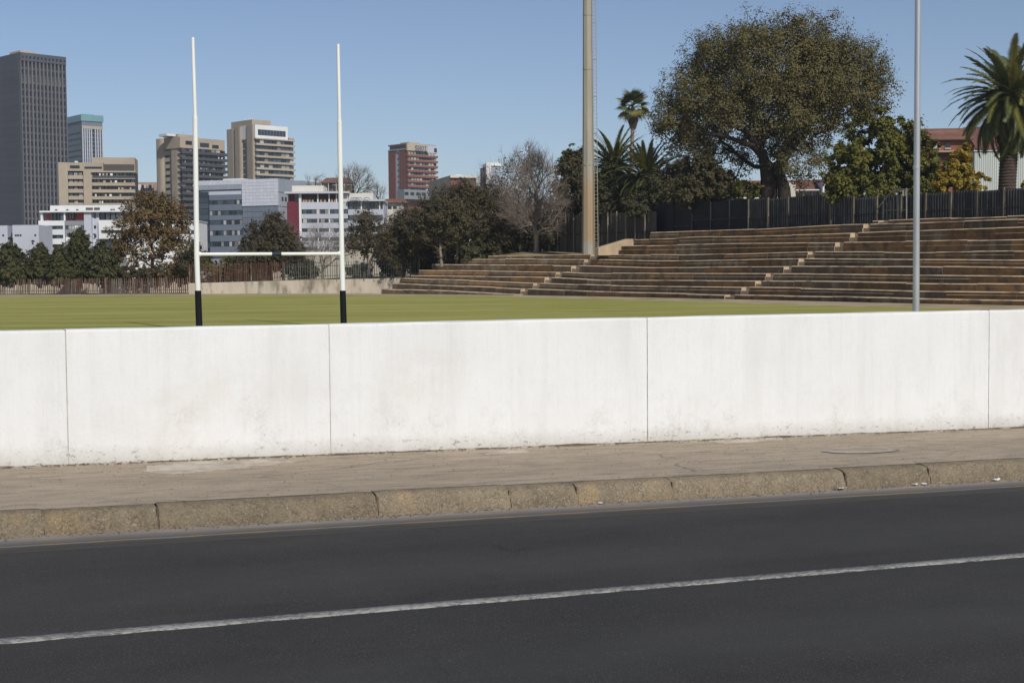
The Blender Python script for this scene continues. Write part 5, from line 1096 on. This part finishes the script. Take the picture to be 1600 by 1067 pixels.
def tree(name, label, base, d, trunk, ells, leaf, nleaf, lsize, nattr=220, rtip=.02, rmax=None, bark=M_bark, twig=None, bare=0, barelen=None, group=None, cat='tree', nclump=60, csize=.16, hollow=.45, deep=.85, aspect=1.8, bf=.4, free=.5, stems=1, leafdirs=None, sag=.0, seg=.6):
    """base: (px, z or None); trunk: (px,py) where limbs begin; ells: photo ellipses (px,py,rx,ry)"""
    k = d / F
    bx = W(base[0], 420, d)[0]; bz = base[1]; B0 = np.array([bx, d, bz]); t = T(name, B0, label, cat, group)
    E3 = []
    for e in ells:
        c = W(e[0], e[1], d); dy = (e[4] if len(e) > 4 else 0) * k; E3.append((c[0], c[1] + dy, c[2], e[2] * k, max(e[2], e[3]) * k * deep * .9, e[3] * k))
    pts, cl = crown_points(E3, max(nattr, 10), hollow, nclump, csize)
    top = W(trunk[0], trunk[1], d)
    ND = []; PR = []
    nodes, par = skeleton(B0 - [0, 0, .3], top, pts, bf, free, seg, sag=sag)
    r = limbs(nodes, par, rtip, rmax=rmax)
    thick = max(r) * .33
    q = tubes(nodes, par, r, lambda i: r[i] >= thick, 8); link('trunk', npmesh('trunk', t.local(q[0]), q[1], bark, smooth=True), t.o)
    q = tubes(nodes, par, r, lambda i: r[i] < thick, 4)
    if q: tag(link('branches', npmesh('branches', t.local(q[0]), q[1], twig or bark, smooth=True), t.o), kind='stuff')
    if bare:
        # fine twigs fanning out from the ends of the branches
        sel = np.where(r < rtip * 3.2)[0]; idx = rng.choice(sel, bare); p0 = nodes[idx]; d0 = p0 - nodes[par[idx]]; d0 /= np.linalg.norm(d0, axis=1)[:, None] + 1e-9
        o = p0 - top; o /= np.linalg.norm(o, axis=1)[:, None] + 1e-9
        dd = d0 * .5 + o * .7 + rng.normal(0, .55, (bare, 3)); dd[:, 2] += .25; dd /= np.linalg.norm(dd, axis=1)[:, None]; ln = (barelen or 1.0) * rng.uniform(.4, 1.2, bare)[:, None]
        p1 = p0 + dd * ln; nn = np.vstack([p0, p1]); pp = np.concatenate([np.full(bare, -1), np.arange(bare)]); rr = np.concatenate([np.full(bare, rtip * .75), np.full(bare, rtip * .35)])
        q = tubes(nn, pp, rr, lambda i: i >= bare, 3); tag(link('twigs', npmesh('twigs', t.local(q[0]), q[1], twig or bark), t.o), kind='stuff')
    if nleaf:
        nleaf = int(nleaf * LEAFX); extra, _ = crown_points(E3, int(len(pts) * 1.5), hollow * .6, int(nclump * 1.6), csize * 1.1); tips = np.vstack([pts, extra]); idx = rng.integers(0, len(tips), nleaf); cs = csize * np.mean([min(e[3:]) for e in E3])
        cen = tips[idx] + rng.normal(0, 1, (nleaf, 3)) * (cs * .42)
        ctr = np.mean([e[:3] for e in E3], 0); dirs = None
        if leafdirs == 'out': dirs = cen - ctr; dirs /= np.linalg.norm(dirs, axis=1)[:, None]
        lo_ = cen - tips[idx]; lo_ /= np.linalg.norm(lo_, axis=1)[:, None] + 1e-9
        en = np.array(E3); dd_ = ((tips[idx][:, None, :] - en[None, :, :3]) / en[None, :, 3:]); ne = np.argmin((dd_ ** 2).sum(2), 1); oo = cen - en[ne, :3]; oo /= np.linalg.norm(oo, axis=1)[:, None] + 1e-9
        v, f = leaf_quads(cen, lsize, aspect, dirs=dirs, out=.6 * lo_ + .7 * oo)
        link('crown', npmesh('crown', t.local(v), f, M_leaf[leaf]), t.o)
    return t
def gz(px, py, d): return W(px, py, d)[2]

# ---- the big spreading tree
tree('spreading_tree', 'huge spreading olive brown tree behind the fence, dominating the right half', (1208, gz(1208, 335, 128)), 128, (1206, 262),
     [(1212, 110, 120, 82), (1120, 125, 75, 62), (1300, 120, 85, 68), (1085, 190, 58, 48, 40), (1335, 160, 56, 44), (1205, 180, 130, 52), (1130, 245, 62, 48, 80), (1060, 205, 36, 36, 30), (1240, 235, 52, 50), (1190, 60, 70, 38), (1280, 75, 60, 38), (1345, 100, 44, 40), (1366, 150, 26, 34), (1130, 85, 52, 42), (1072, 150, 48, 52), (1050, 170, 30, 34), (1045, 185, 26, 30)],
     'big', 90000, .112, nattr=1500, rtip=.021, rmax=.62, nclump=260, csize=.30, hollow=.3, aspect=1.7, bf=.28, free=.35, bare=1500, barelen=.9, seg=.9, deep=.85)
T2 = MB()   # the second stem of the same tree
big = [o for o in bpy.data.objects if o.name.startswith('spreading_tree')][0]
q0, q1 = W(1226, 330, 127.4), W(1216, 262, 127.8)
class _L: pass
_t = _L(); _t.loc = np.array(big.location); _t.o = big
b = MB().tube([q0 - [0, 0, .3], (q0 + q1) / 2 + [.25, 0, 0], q1, W(1236, 215, 127.5), W(1262, 160, 127.0)], [.72, .56, .44, .34, .16], 9)
me = b.mesh('stem', M_bark, lambda v: v - _t.loc, True); link('stem', me, big)
b = MB().tube([W(1196, 330, 128.2) - [0, 0, .3], W(1198, 280, 128.0), W(1192, 240, 127.5), W(1165, 205, 127), W(1120, 185, 126.5)], [.70, .55, .42, .26, .12], 9); link('stem', b.mesh('stem', M_bark, lambda v: v - _t.loc, True), big)
b = MB().tube([W(1206, 262, 128.0), W(1175, 228, 127), W(1130, 212, 126.5), W(1085, 208, 126)], [.36, .26, .18, .08], 7); link('limb', b.mesh('limb', M_bark, lambda v: v - _t.loc, True), big)
b = MB().tube([W(1222, 255, 128.0), W(1262, 200, 127.5), W(1285, 160, 127.0), W(1330, 155, 126.5)], [.34, .24, .16, .08], 7); link('limb', b.mesh('limb', M_bark, lambda v: v - _t.loc, True), big)
# ---- right hand leafy trees
tree('leafy_tree', 'dense mid green tree behind the fence just left of the metal pole', (1370, gz(1370, 335, 105)), 105, (1368, 280), [(1365, 235, 56, 48), (1330, 262, 40, 42), (1405, 225, 32, 48), (1425, 262, 42, 42), (1375, 195, 22, 24), (1320, 290, 34, 26), (1390, 285, 54, 26), (1412, 200, 16, 22), (1335, 285, 44, 28), (1370, 300, 60, 16)], 'green', 21000, .165, nattr=260, rtip=.016, nclump=95, csize=.26, aspect=1.4, leafdirs='out')
tree('leafy_tree', 'dark green tree behind the fence just right of the metal pole', (1462, gz(1462, 335, 103.5)), 103.5, (1460, 280), [(1446, 250, 22, 34), (1462, 278, 28, 28), (1442, 282, 26, 26), (1436, 224, 12, 22)], 'green', 9500, .15, nattr=120, nclump=50, csize=.26, aspect=1.4, leafdirs='out')
tree('leafy_tree', 'small yellow leaved tree in front of the brick house', (1505, gz(1505, 335, 97.5)), 97.5, (1504, 285), [(1500, 262, 20, 24), (1492, 283, 32, 20), (1522, 286, 20, 16), (1506, 240, 9, 14), (1474, 293, 20, 12)], 'yellow', 11000, .13, nattr=130, nclump=60, csize=.25, aspect=1.4, leafdirs='out')
tree('garden_bush', 'tiny green bush at the far right above the dark fence', (1603, gz(1603, 320, 98)), 98, (1603, 300), [(1604, 288, 9, 9)], 'yellow', 500, .12, nattr=20, nclump=10, cat='bush')
tree('garden_bush', 'low leafy bush by the white house left of the big trunk', (1168, gz(1168, 335, 128)), 128, (1168, 305), [(1166, 296, 22, 16), (1182, 300, 14, 16)], 'green', 2200, .15, nattr=60, nclump=20, cat='bush')
tree('garden_bush', 'dark undergrowth tree beneath the left limb of the big tree', (1100, gz(1100, 340, 121)), 121, (1100, 300), [(1095, 272, 32, 36), (1075, 298, 34, 22), (1120, 290, 20, 24)], 'dark', 5200, .16, nattr=130, nclump=40, csize=.24)
# ---- hedge masses left of the big tree
tree('tall_shrub', 'big grey olive shrub behind the panel fence right of the mast', (960, gz(960, 345, 133)), 133, (960, 310), [(955, 300, 34, 40), (985, 310, 30, 32), (940, 318, 22, 26)], 'shrub', 15000, .125, nattr=200, nclump=60, csize=.24, cat='shrub')
tree('tall_shrub', 'broad grey olive shrub behind the fence below the two feather palms', (1025, gz(1025, 345, 127)), 127, (1025, 315), [(1030, 298, 36, 34), (1060, 290, 28, 42), (1000, 318, 28, 24), (1050, 315, 40, 18)], 'shrub', 15000, .125, nattr=220, nclump=70, csize=.24, cat='shrub')
tree('leafy_tree', 'dark narrow evergreen with a sunlit green top just left of the mast', (892, gz(892, 388, 146)), 146, (892, 340), [(893, 265, 22, 32), (890, 305, 26, 42), (905, 250, 10, 18), (884, 345, 24, 34)], 'dark', 8000, .17, nattr=180, nclump=60, csize=.26)
tree('leafy_tree', 'bright green crown peeking above the dark evergreen beside the mast', (896, gz(896, 388, 150)), 150, (896, 300), [(896, 248, 18, 20), (904, 268, 10, 24)], 'bright', 1600, .17, nattr=60, nclump=22, csize=.25)
# ---- the grove above the terrace's left end
g1 = 137
tree('bare_tree', 'leafless grey brown tree with a short pale trunk at the top of the terrace', (838, gz(838, 393, 136)), 136, (838, 366), [(838, 300, 42, 55), (810, 320, 34, 42), (862, 320, 26, 46), (828, 262, 28, 22), (795, 335, 22, 28), (850, 268, 22, 22)], None, 0, 0, nattr=1100, rtip=.0135, rmax=.24, bark=M_bark_grey, twig=M_twig, bare=5200, barelen=1.0, nclump=150, hollow=.15, csize=.3, bf=.5, free=.6, seg=.5)
tree('bare_tree', 'leafless tree rising behind, its bare top above the dark grove', (800, gz(800, 392, 147)), 147, (800, 345), [(795, 285, 40, 40), (828, 255, 24, 24), (765, 310, 26, 34), (805, 330, 40, 34)], 'brown', 1500, .14, nattr=900, rtip=.0135, rmax=.25, bark=M_bark, twig=M_twig, bare=4200, barelen=1.0, nclump=120, hollow=.2, csize=.28, bf=.5, free=.6)
for px, yb, d, tr, el, lb, nl in (
  (690, 412, 138, (688, 378), [(690, 335, 38, 42), (668, 352, 30, 34), (712, 350, 28, 34), (690, 312, 22, 22)], 'dark olive tree with a slim grey trunk, left of the two at the terrace top', 7500),
  (714, 411, 140, (716, 375), [(728, 325, 36, 40), (752, 340, 28, 36), (722, 300, 22, 18), (700, 345, 24, 30)], 'dark olive tree with a slim grey trunk, right of the two at the terrace top', 7500),
  (628, 436, 141, (632, 398), [(635, 362, 34, 38), (615, 380, 26, 28), (655, 372, 26, 36), (640, 338, 20, 18)], 'dark olive tree with a forked trunk behind the end of the retaining wall', 7500),
  (772, 400, 144, (770, 365), [(765, 330, 32, 44), (742, 318, 30, 30), (790, 345, 26, 32)], 'dusky brown green tree left of the leafless trees', 6000)):
    tree('olive_tree', lb, (px, gz(px, yb, d)), d, tr, el, 'dark' if px != 772 else 'brown', nl, .125, nattr=330, rtip=.015, rmax=.2, bark=M_bark_grey if px in (690, 714) else M_bark, twig=M_twig, bare=900, barelen=.9, nclump=90, csize=.24, hollow=.35, free=.6)
for px, py, rx, ry, d, lb in ((775, 378, 42, 22, 139, 'low dark olive bush under the dusky tree by the terrace top'), (830, 378, 34, 20, 143, 'low dark bush behind the pale trunk of the leafless tree'), (745, 392, 26, 16, 138, 'pale olive bush spreading at the terrace edge'), (660, 405, 26, 18, 143, 'dark bush behind the palisade near the terrace end'), (868, 372, 22, 24, 141, 'shaggy dark bush right of the leafless tree trunk')):
    tree('low_bush', lb, (px, gz(px, py + ry, d)), d, (px, py + 4), [(px, py, rx, ry), (px - rx * .4, py + 3, rx * .6, ry * .8)], 'shrub' if px != 775 else 'dark', 2600, .15, nattr=80, nclump=30, csize=.28, cat='bush')
tree('bare_tree', 'half bare tree with forked grey limbs right of the right goalpost', (578, gz(578, 436, 147)), 147, (577, 412), [(578, 362, 30, 36), (560, 380, 22, 28), (600, 375, 22, 32), (572, 345, 18, 14)], 'dark', 2600, .15, nattr=420, rtip=.015, rmax=.2, bark=M_bark_grey, twig=M_twig, bare=1500, barelen=.9, nclump=70, csize=.26, hollow=.3, free=.6)
tree('bare_tree', 'pale leafless tree in front of the white office between the goalposts', (505, gz(505, 438, 158)), 158, (505, 420), [(505, 385, 44, 24), (480, 380, 26, 20), (540, 378, 26, 24)], None, 0, 0, nattr=420, rtip=.015, rmax=.15, bark=M_bark_grey, twig=M_twig_pale, bare=1500, barelen=1.2, nclump=70, csize=.3, hollow=.2, free=.5)
tree('bushy_tree', 'rounded brown green bushy tree behind the rusty fence between the goalposts', (425, gz(425, 440, 156)), 156, (425, 415), [(425, 385, 42, 40), (395, 400, 30, 34), (452, 395, 22, 36), (425, 350, 30, 22)], 'brown', 9500, .165, nattr=420, rtip=.014, bark=M_bark, twig=M_twig, bare=3200, barelen=1.1, nclump=80, csize=.25, hollow=.35)
tree('bare_tree', 'far leafless tree on the skyline between the right goalpost and the brick tower', (553, gz(553, 330, 330)), 330, (553, 305), [(555, 283, 26, 20), (575, 290, 14, 16), (540, 290, 18, 14)], None, 0, 0, nattr=520, rtip=.028, bark=M_bark, twig=M_twig, bare=1500, barelen=1.6, nclump=70, csize=.3, hollow=.15, free=.4, seg=1.0)
tree('bare_tree', 'small far leafless tree just left of the brick tower', (592, gz(592, 330, 320)), 320, (592, 318), [(592, 302, 9, 14)], None, 0, 0, nattr=160, rtip=.026, bark=M_bark, twig=M_twig, bare=300, barelen=1.4, nclump=25, csize=.3, free=.4)
tree('bare_tree', 'far thin leafless tree beside the pergola house', (487, gz(487, 320, 350)), 350, (487, 300), [(487, 287, 14, 10), (500, 284, 10, 10)], None, 0, 0, nattr=160, rtip=.026, bark=M_bark, twig=M_twig, bare=300, barelen=1.4, nclump=25, csize=.3, free=.4)
for px, yb, d, el, lb in ((650, 425, 156, [(650, 365, 44, 40), (620, 395, 36, 36), (690, 370, 40, 44)], 'dense evergreen tree filling the gap behind the two slim grey trunks'),
  (745, 410, 158, [(740, 345, 42, 44), (775, 360, 34, 46), (715, 380, 36, 30)], 'dense evergreen tree behind the dusky brown green tree'),
  (835, 400, 158, [(825, 355, 46, 42), (865, 350, 32, 48), (790, 375, 36, 28)], 'dense evergreen tree behind the leafless trees beside the mast'),
  (930, 395, 150, [(935, 310, 36, 46), (975, 315, 34, 36), (1010, 320, 34, 34)], 'dark evergreen mass behind the panel fence and the feather palms'),
  (1090, 395, 140, [(1085, 290, 44, 36), (1125, 300, 30, 26)], 'dark evergreen behind the shade cloth fence left of the big tree')):
    tree('evergreen_tree', lb, (px, gz(px, yb, d)), d, (px, yb - 22), el, 'dark', 7000, .18, nattr=150, nclump=70, csize=.3, hollow=.3, aspect=1.6)
# ---- left side
tree('autumn_tree', 'rusty orange autumn tree left of the left goalpost', (240, gz(240, 440, 166)), 166, (238, 405), [(238, 340, 52, 36), (198, 360, 30, 34), (270, 352, 30, 36), (235, 315, 30, 16), (230, 385, 52, 30), (190, 400, 24, 24), (280, 390, 24, 26)], 'autumn', 11000, .15, nattr=520, rtip=.018, rmax=.4, nclump=120, csize=.2, hollow=.35, bare=900, barelen=1.1, free=.4)
for px, yt, hw, d, lb in ((15, 378, 32, 160, 'dark bushy conifer at the extreme left edge'), (62, 384, 30, 162, 'dark bushy conifer second from the left edge'), (92, 388, 24, 158, 'small dark conifer in the gap left of the tallest conifer'), (122, 362, 34, 163, 'tallest dark conifer in front of the low white office'), (160, 380, 30, 160, 'dark conifer between the tallest conifer and the autumn tree'), (-30, 380, 34, 162, 'dark conifer cut off by the left edge of the view')):
    h_ = 438 - yt
    tree('conifer', lb, (px, gz(px, 446, d)), d, (px, yt + 12), [(px, yt + h_ * .8, hw, h_ * .26), (px, yt + h_ * .5, hw * .78, h_ * .28), (px, yt + h_ * .22, hw * .45, h_ * .22), (px + 3, yt + h_ * .06, hw * .16, h_ * .12)], 'conifer', 7000, .14, nattr=260, rtip=.014, nclump=95, csize=.27, hollow=.5, aspect=3.0, bf=.9, free=.12, leafdirs='out')
for px, py, rx, ry, d, lf, lb in ((302, 405, 22, 24, 158, 'dark', 'dark bush behind the left goalpost'), (345, 420, 34, 18, 157, 'green', 'low olive green bush behind the rusty fence right of the left goalpost'), (375, 424, 24, 14, 155, 'brown', 'brownish low bush behind the middle of the rusty fence'), (470, 422, 26, 16, 165, 'brown', 'low dry brown bush behind the green grey fence'), (215, 428, 40, 14, 161, 'brown', 'low brown thicket under the autumn tree'), (280, 425, 26, 16, 160, 'autumn', 'rusty low bush between the autumn tree and the left goalpost'), (560, 425, 24, 12, 160, 'shrub', 'low grey bush behind the right goalpost'), (610, 418, 22, 16, 150, 'dark', 'dark low bush between the half bare tree and the olive tree')):
    tree('low_bush', lb, (px, gz(px, py + ry + 4, d)), d, (px, py + 4), [(px, py, rx, ry), (px + rx * .4, py + 3, rx * .6, ry * .8)], lf, 2400, .16, nattr=90, nclump=30, csize=.28, bare=200, barelen=.8, twig=M_twig, cat='bush')
# dark continuous woodland far behind, closing the gaps at ground level
V = []
for i in range(26000):
    px = random.uniform(-250, 900); d = random.uniform(205, 235); h = abs(random.gauss(0, 1)) * 1.1 + .2; p = W(px, 430, d); V.append((p[0], d, FIELD + h * (1.2 + .8 * math.sin(px * .05) + .6 * math.sin(px * .13 + 1))))
v, f = leaf_quads(np.array(V), .42, 1.3); tag(link('distant_undergrowth', npmesh('distant_undergrowth', v, f, M_leaf['shrub'])), kind='stuff')

# ---- palms
M_frond = leafmat('palm_frond_green', [(0.049, 0.061, 0.023), (0.087, 0.102, 0.032), (0.145, 0.152, 0.043)], .15, .45); M_frond_dead = leafmat('dry_palm_frond', [(0.10, 0.07, 0.04), (0.16, 0.115, 0.065), (0.07, 0.05, 0.03)], .15, .8)
M_skirt = leafmat('dead_palm_skirt', [(0.20, 0.145, 0.10), (0.30, 0.215, 0.155), (0.14, 0.10, 0.07)], .15, .8)
M_frond_lit = leafmat('palm_frond_sunlit', [(0.132, 0.132, 0.036), (0.228, 0.210, 0.054), (0.156, 0.150, 0.036)], .2, .45)  # sunlit copy of the frond green, light painted into some of the leaves
M_ptrunk = pm('palm_trunk', (0.095, 0.068, 0.048), (0.05, 0.037, 0.028), 4, .95, .9, 9, stretch=(1, 1, 2.5), bd=.08)
def frond_mesh(L, droop, nl=46, ll=.55, mat=M_frond, wid=.05, vee=.5):
    V = []; Fc = []; P = []
    for i in range(nl + 1):
        t = i / nl; a = droop * t ** 1.4; P.append((t, a))
    x = z = 0; pts = [(0, 0)]; ang = 0
    for i in range(nl):
        ang = -droop * ((i + .5) / nl) ** 1.2; x += math.cos(ang) * L / nl; z += math.sin(ang) * L / nl; pts.append((x, z))
    for i in range(nl + 1):
        w = .035 * (1 - i / nl) + .006; V += [(pts[i][0], -w, pts[i][1]), (pts[i][0], w, pts[i][1])]
    Fc = [(2 * i, 2 * i + 2, 2 * i + 3, 2 * i + 1) for i in range(nl)]
    for i in range(3, nl + 1):
        t = i / nl; l = ll * (math.sin(math.pi * min(1, .12 + t * .84)) ** .6) * random.uniform(.85, 1.1); a = pts[i - 1]; c = pts[i]; dx, dz = c[0] - a[0], c[1] - a[1]; n = math.hypot(dx, dz); dx /= n; dz /= n
        for s in (-1, 1):
            fwd = .75 + .5 * t; v = np.array([dx * fwd, s * 1.0, dz * fwd + vee * random.uniform(.3, 1) - .25]); v /= np.linalg.norm(v); p = np.array([c[0], s * .01, c[1]]); e = p + v * l; e[2] -= l * .12; q = np.array([dx, 0, dz]) * wid
            b0 = len(V); V += [tuple(p - q), tuple(p + q), tuple(p + v * l * .6 + q * .8), tuple(e)]; Fc.append((b0, b0 + 1, b0 + 2, b0 + 3))
    return npmesh('frond', V, np.array(Fc), mat)
def feather_palm(label, base, d, crown, L, n, trunkr, group=None, lo=-75, dead=6, slim=1.0):
    bz = base[1]; bp = np.array([W(base[0], 420, d)[0], d, bz]); c = W(*crown, d); t = T('feather_palm', bp, label, 'palm tree', group)
    k = 22; pts = [bp + (c - bp) * i / k for i in range(k + 1)]; b = MB(); n_ = 12; vs = []
    zs = np.linspace(bp[2] - .3, c[2], max(6, int((c[2] - bp[2]) / .11)))
    for i, z in enumerate(zs):
        f_ = (z - bp[2]) / (c[2] - bp[2]); xy = bp + (c - bp) * f_; r = trunkr * (1 + .07 * (i % 2) + (.45 * max(0, (f_ - .8) / .2) ** 1.5))
        for j in range(n_): w = 2 * math.pi * (j + .5 * (i % 2)) / n_; vs.append((xy[0] + r * math.cos(w), xy[1] + r * math.sin(w), z))
    b.add(vs, [(i * n_ + j, i * n_ + (j + 1) % n_, (i + 1) * n_ + (j + 1) % n_, (i + 1) * n_ + j) for i in range(len(zs) - 1) for j in range(n_)]); b.build('trunk', M_ptrunk, t)
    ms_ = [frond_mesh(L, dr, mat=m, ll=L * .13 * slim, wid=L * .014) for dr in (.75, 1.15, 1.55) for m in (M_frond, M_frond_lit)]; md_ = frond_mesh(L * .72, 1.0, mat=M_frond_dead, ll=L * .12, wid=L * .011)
    for i in range(n):
        u = (i + .5) / n; el = 86 - (86 - lo) * u ** .85; az = i * 137.508 + random.uniform(-12, 12)
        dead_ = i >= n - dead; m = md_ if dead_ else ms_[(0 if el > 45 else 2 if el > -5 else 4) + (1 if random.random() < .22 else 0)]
        o = link('frond', m, t.o); o.location = Vector(c - bp) + Vector((.2 * math.cos(R(az)), .2 * math.sin(R(az)), -.25 * u)); o.rotation_mode = 'ZYX'
        o.rotation_euler = (random.uniform(-.5, .5), -R(el), R(az)); o.rotation_mode = 'XYZ'
        o.rotation_euler = (Matrix.Rotation(R(az), 3, 'Z') @ Matrix.Rotation(-R(el), 3, 'Y') @ Matrix.Rotation(random.uniform(-.5, .5), 3, 'X')).to_euler(); s = random.uniform(.85, 1.06); o.scale = (s, s, s)
    return t
feather_palm('large feather palm with a stout dark trunk at the far right edge', (1571, gz(1571, 330, 107)), 107, (1581, 152), 5.0, 140, .62, lo=-68, dead=14)
feather_palm('feather palm just right of the mast, left one of the neighbouring pair', (960, gz(960, 345, 137)), 137, (959, 258), 4.0, 100, .5, lo=-34, dead=4, slim=.85)
feather_palm('feather palm right of the mast, right one of the neighbouring pair', (1012, gz(1012, 345, 131)), 131, (1010, 276), 4.0, 100, .5, lo=-34, dead=4, slim=.85)
# fan palm on the skyline
fd = 176; fbp = np.array([W(986, 420, fd)[0], fd, gz(986, 350, fd)]); fc = W(989, 168, fd); fp = T('fan_palm', fbp, 'tall slim fan palm with a dead leaf skirt, left of the big tree', 'palm tree')
MB().tube([fbp, W(987, 260, fd), W(988, 215, fd), fc], [.34, .26, .22, .24], 10).build('trunk', M_bark_grey, fp)
def fan_mesh(Lp, Lf, mat, nseg=20, droop=.5, span=215):
    V = [(0, -.035, 0), (0, .035, 0), (Lp, .03, 0), (Lp, -.03, 0), (Lp, 0, 0)]; Fc = [(0, 1, 2, 3)]
    da = R(span) / nseg
    for i in range(nseg):
        a = (i - nseg / 2 + .5) * da; l = Lf * random.uniform(.88, 1.05) * (.78 + .22 * math.cos(a)); r1 = l * .58; z1 = -droop * l * .12; z2 = -droop * l * .62
        b0 = len(V); V += [(Lp + math.cos(a - da / 2) * r1, math.sin(a - da / 2) * r1, z1 - .04), (Lp + math.cos(a) * l, math.sin(a) * l, z2), (Lp + math.cos(a + da / 2) * r1, math.sin(a + da / 2) * r1, z1 - .04), (Lp + math.cos(a) * r1 * .9, math.sin(a) * r1 * .9, z1 + .05)]
        Fc += [(4, b0, b0 + 1, b0 + 3), (4, b0 + 3, b0 + 1, b0 + 2)]
    return npmesh('fan_leaf', V, np.array(Fc), mat)
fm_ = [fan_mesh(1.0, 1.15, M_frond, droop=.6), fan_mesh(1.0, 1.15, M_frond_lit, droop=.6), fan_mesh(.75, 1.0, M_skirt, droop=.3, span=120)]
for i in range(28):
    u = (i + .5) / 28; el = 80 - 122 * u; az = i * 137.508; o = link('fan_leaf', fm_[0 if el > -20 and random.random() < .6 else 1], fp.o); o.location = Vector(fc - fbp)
    o.rotation_euler = (Matrix.Rotation(R(az), 3, 'Z') @ Matrix.Rotation(-R(el), 3, 'Y') @ Matrix.Rotation(random.uniform(-.6, .6), 3, 'X')).to_euler(); s = random.uniform(1.0, 1.3); o.scale = (s, s, s)
for i in range(40):
    az = i * 137.508; u = i / 40; o = link('dead_leaf', fm_[2], fp.o); o.location = Vector(fc - fbp) + Vector((0, 0, -.35 - 1.5 * u)); o.rotation_euler = (Matrix.Rotation(R(az), 3, 'Z') @ Matrix.Rotation(R(62 + 20 * u), 3, 'Y') @ Matrix.Rotation(random.uniform(-.4, .4), 3, 'X')).to_euler(); s = (.95 - .3 * u); o.scale = (s, s, s)

# ---------------------------------------------------------------- the thin winter haze over the city
b = MB().box(-1700, 1700, -900, 1800, -14, 112)
hm = bpy.data.materials.new('haze_air'); hm.use_nodes = True; hn = hm.node_tree; hn.nodes.remove(hn.nodes['Principled BSDF'])
pv = hn.nodes.new('ShaderNodeVolumePrincipled'); pv.inputs['Color'].default_value = (0.86, 0.90, 0.97, 1); pv.inputs['Density'].default_value = 0.00022; pv.inputs['Anisotropy'].default_value = 0.2
hn.links.new(pv.outputs[0], hn.nodes['Material Output'].inputs['Volume'])
hz = b.build('haze', hm); hz['kind'] = 'stuff'
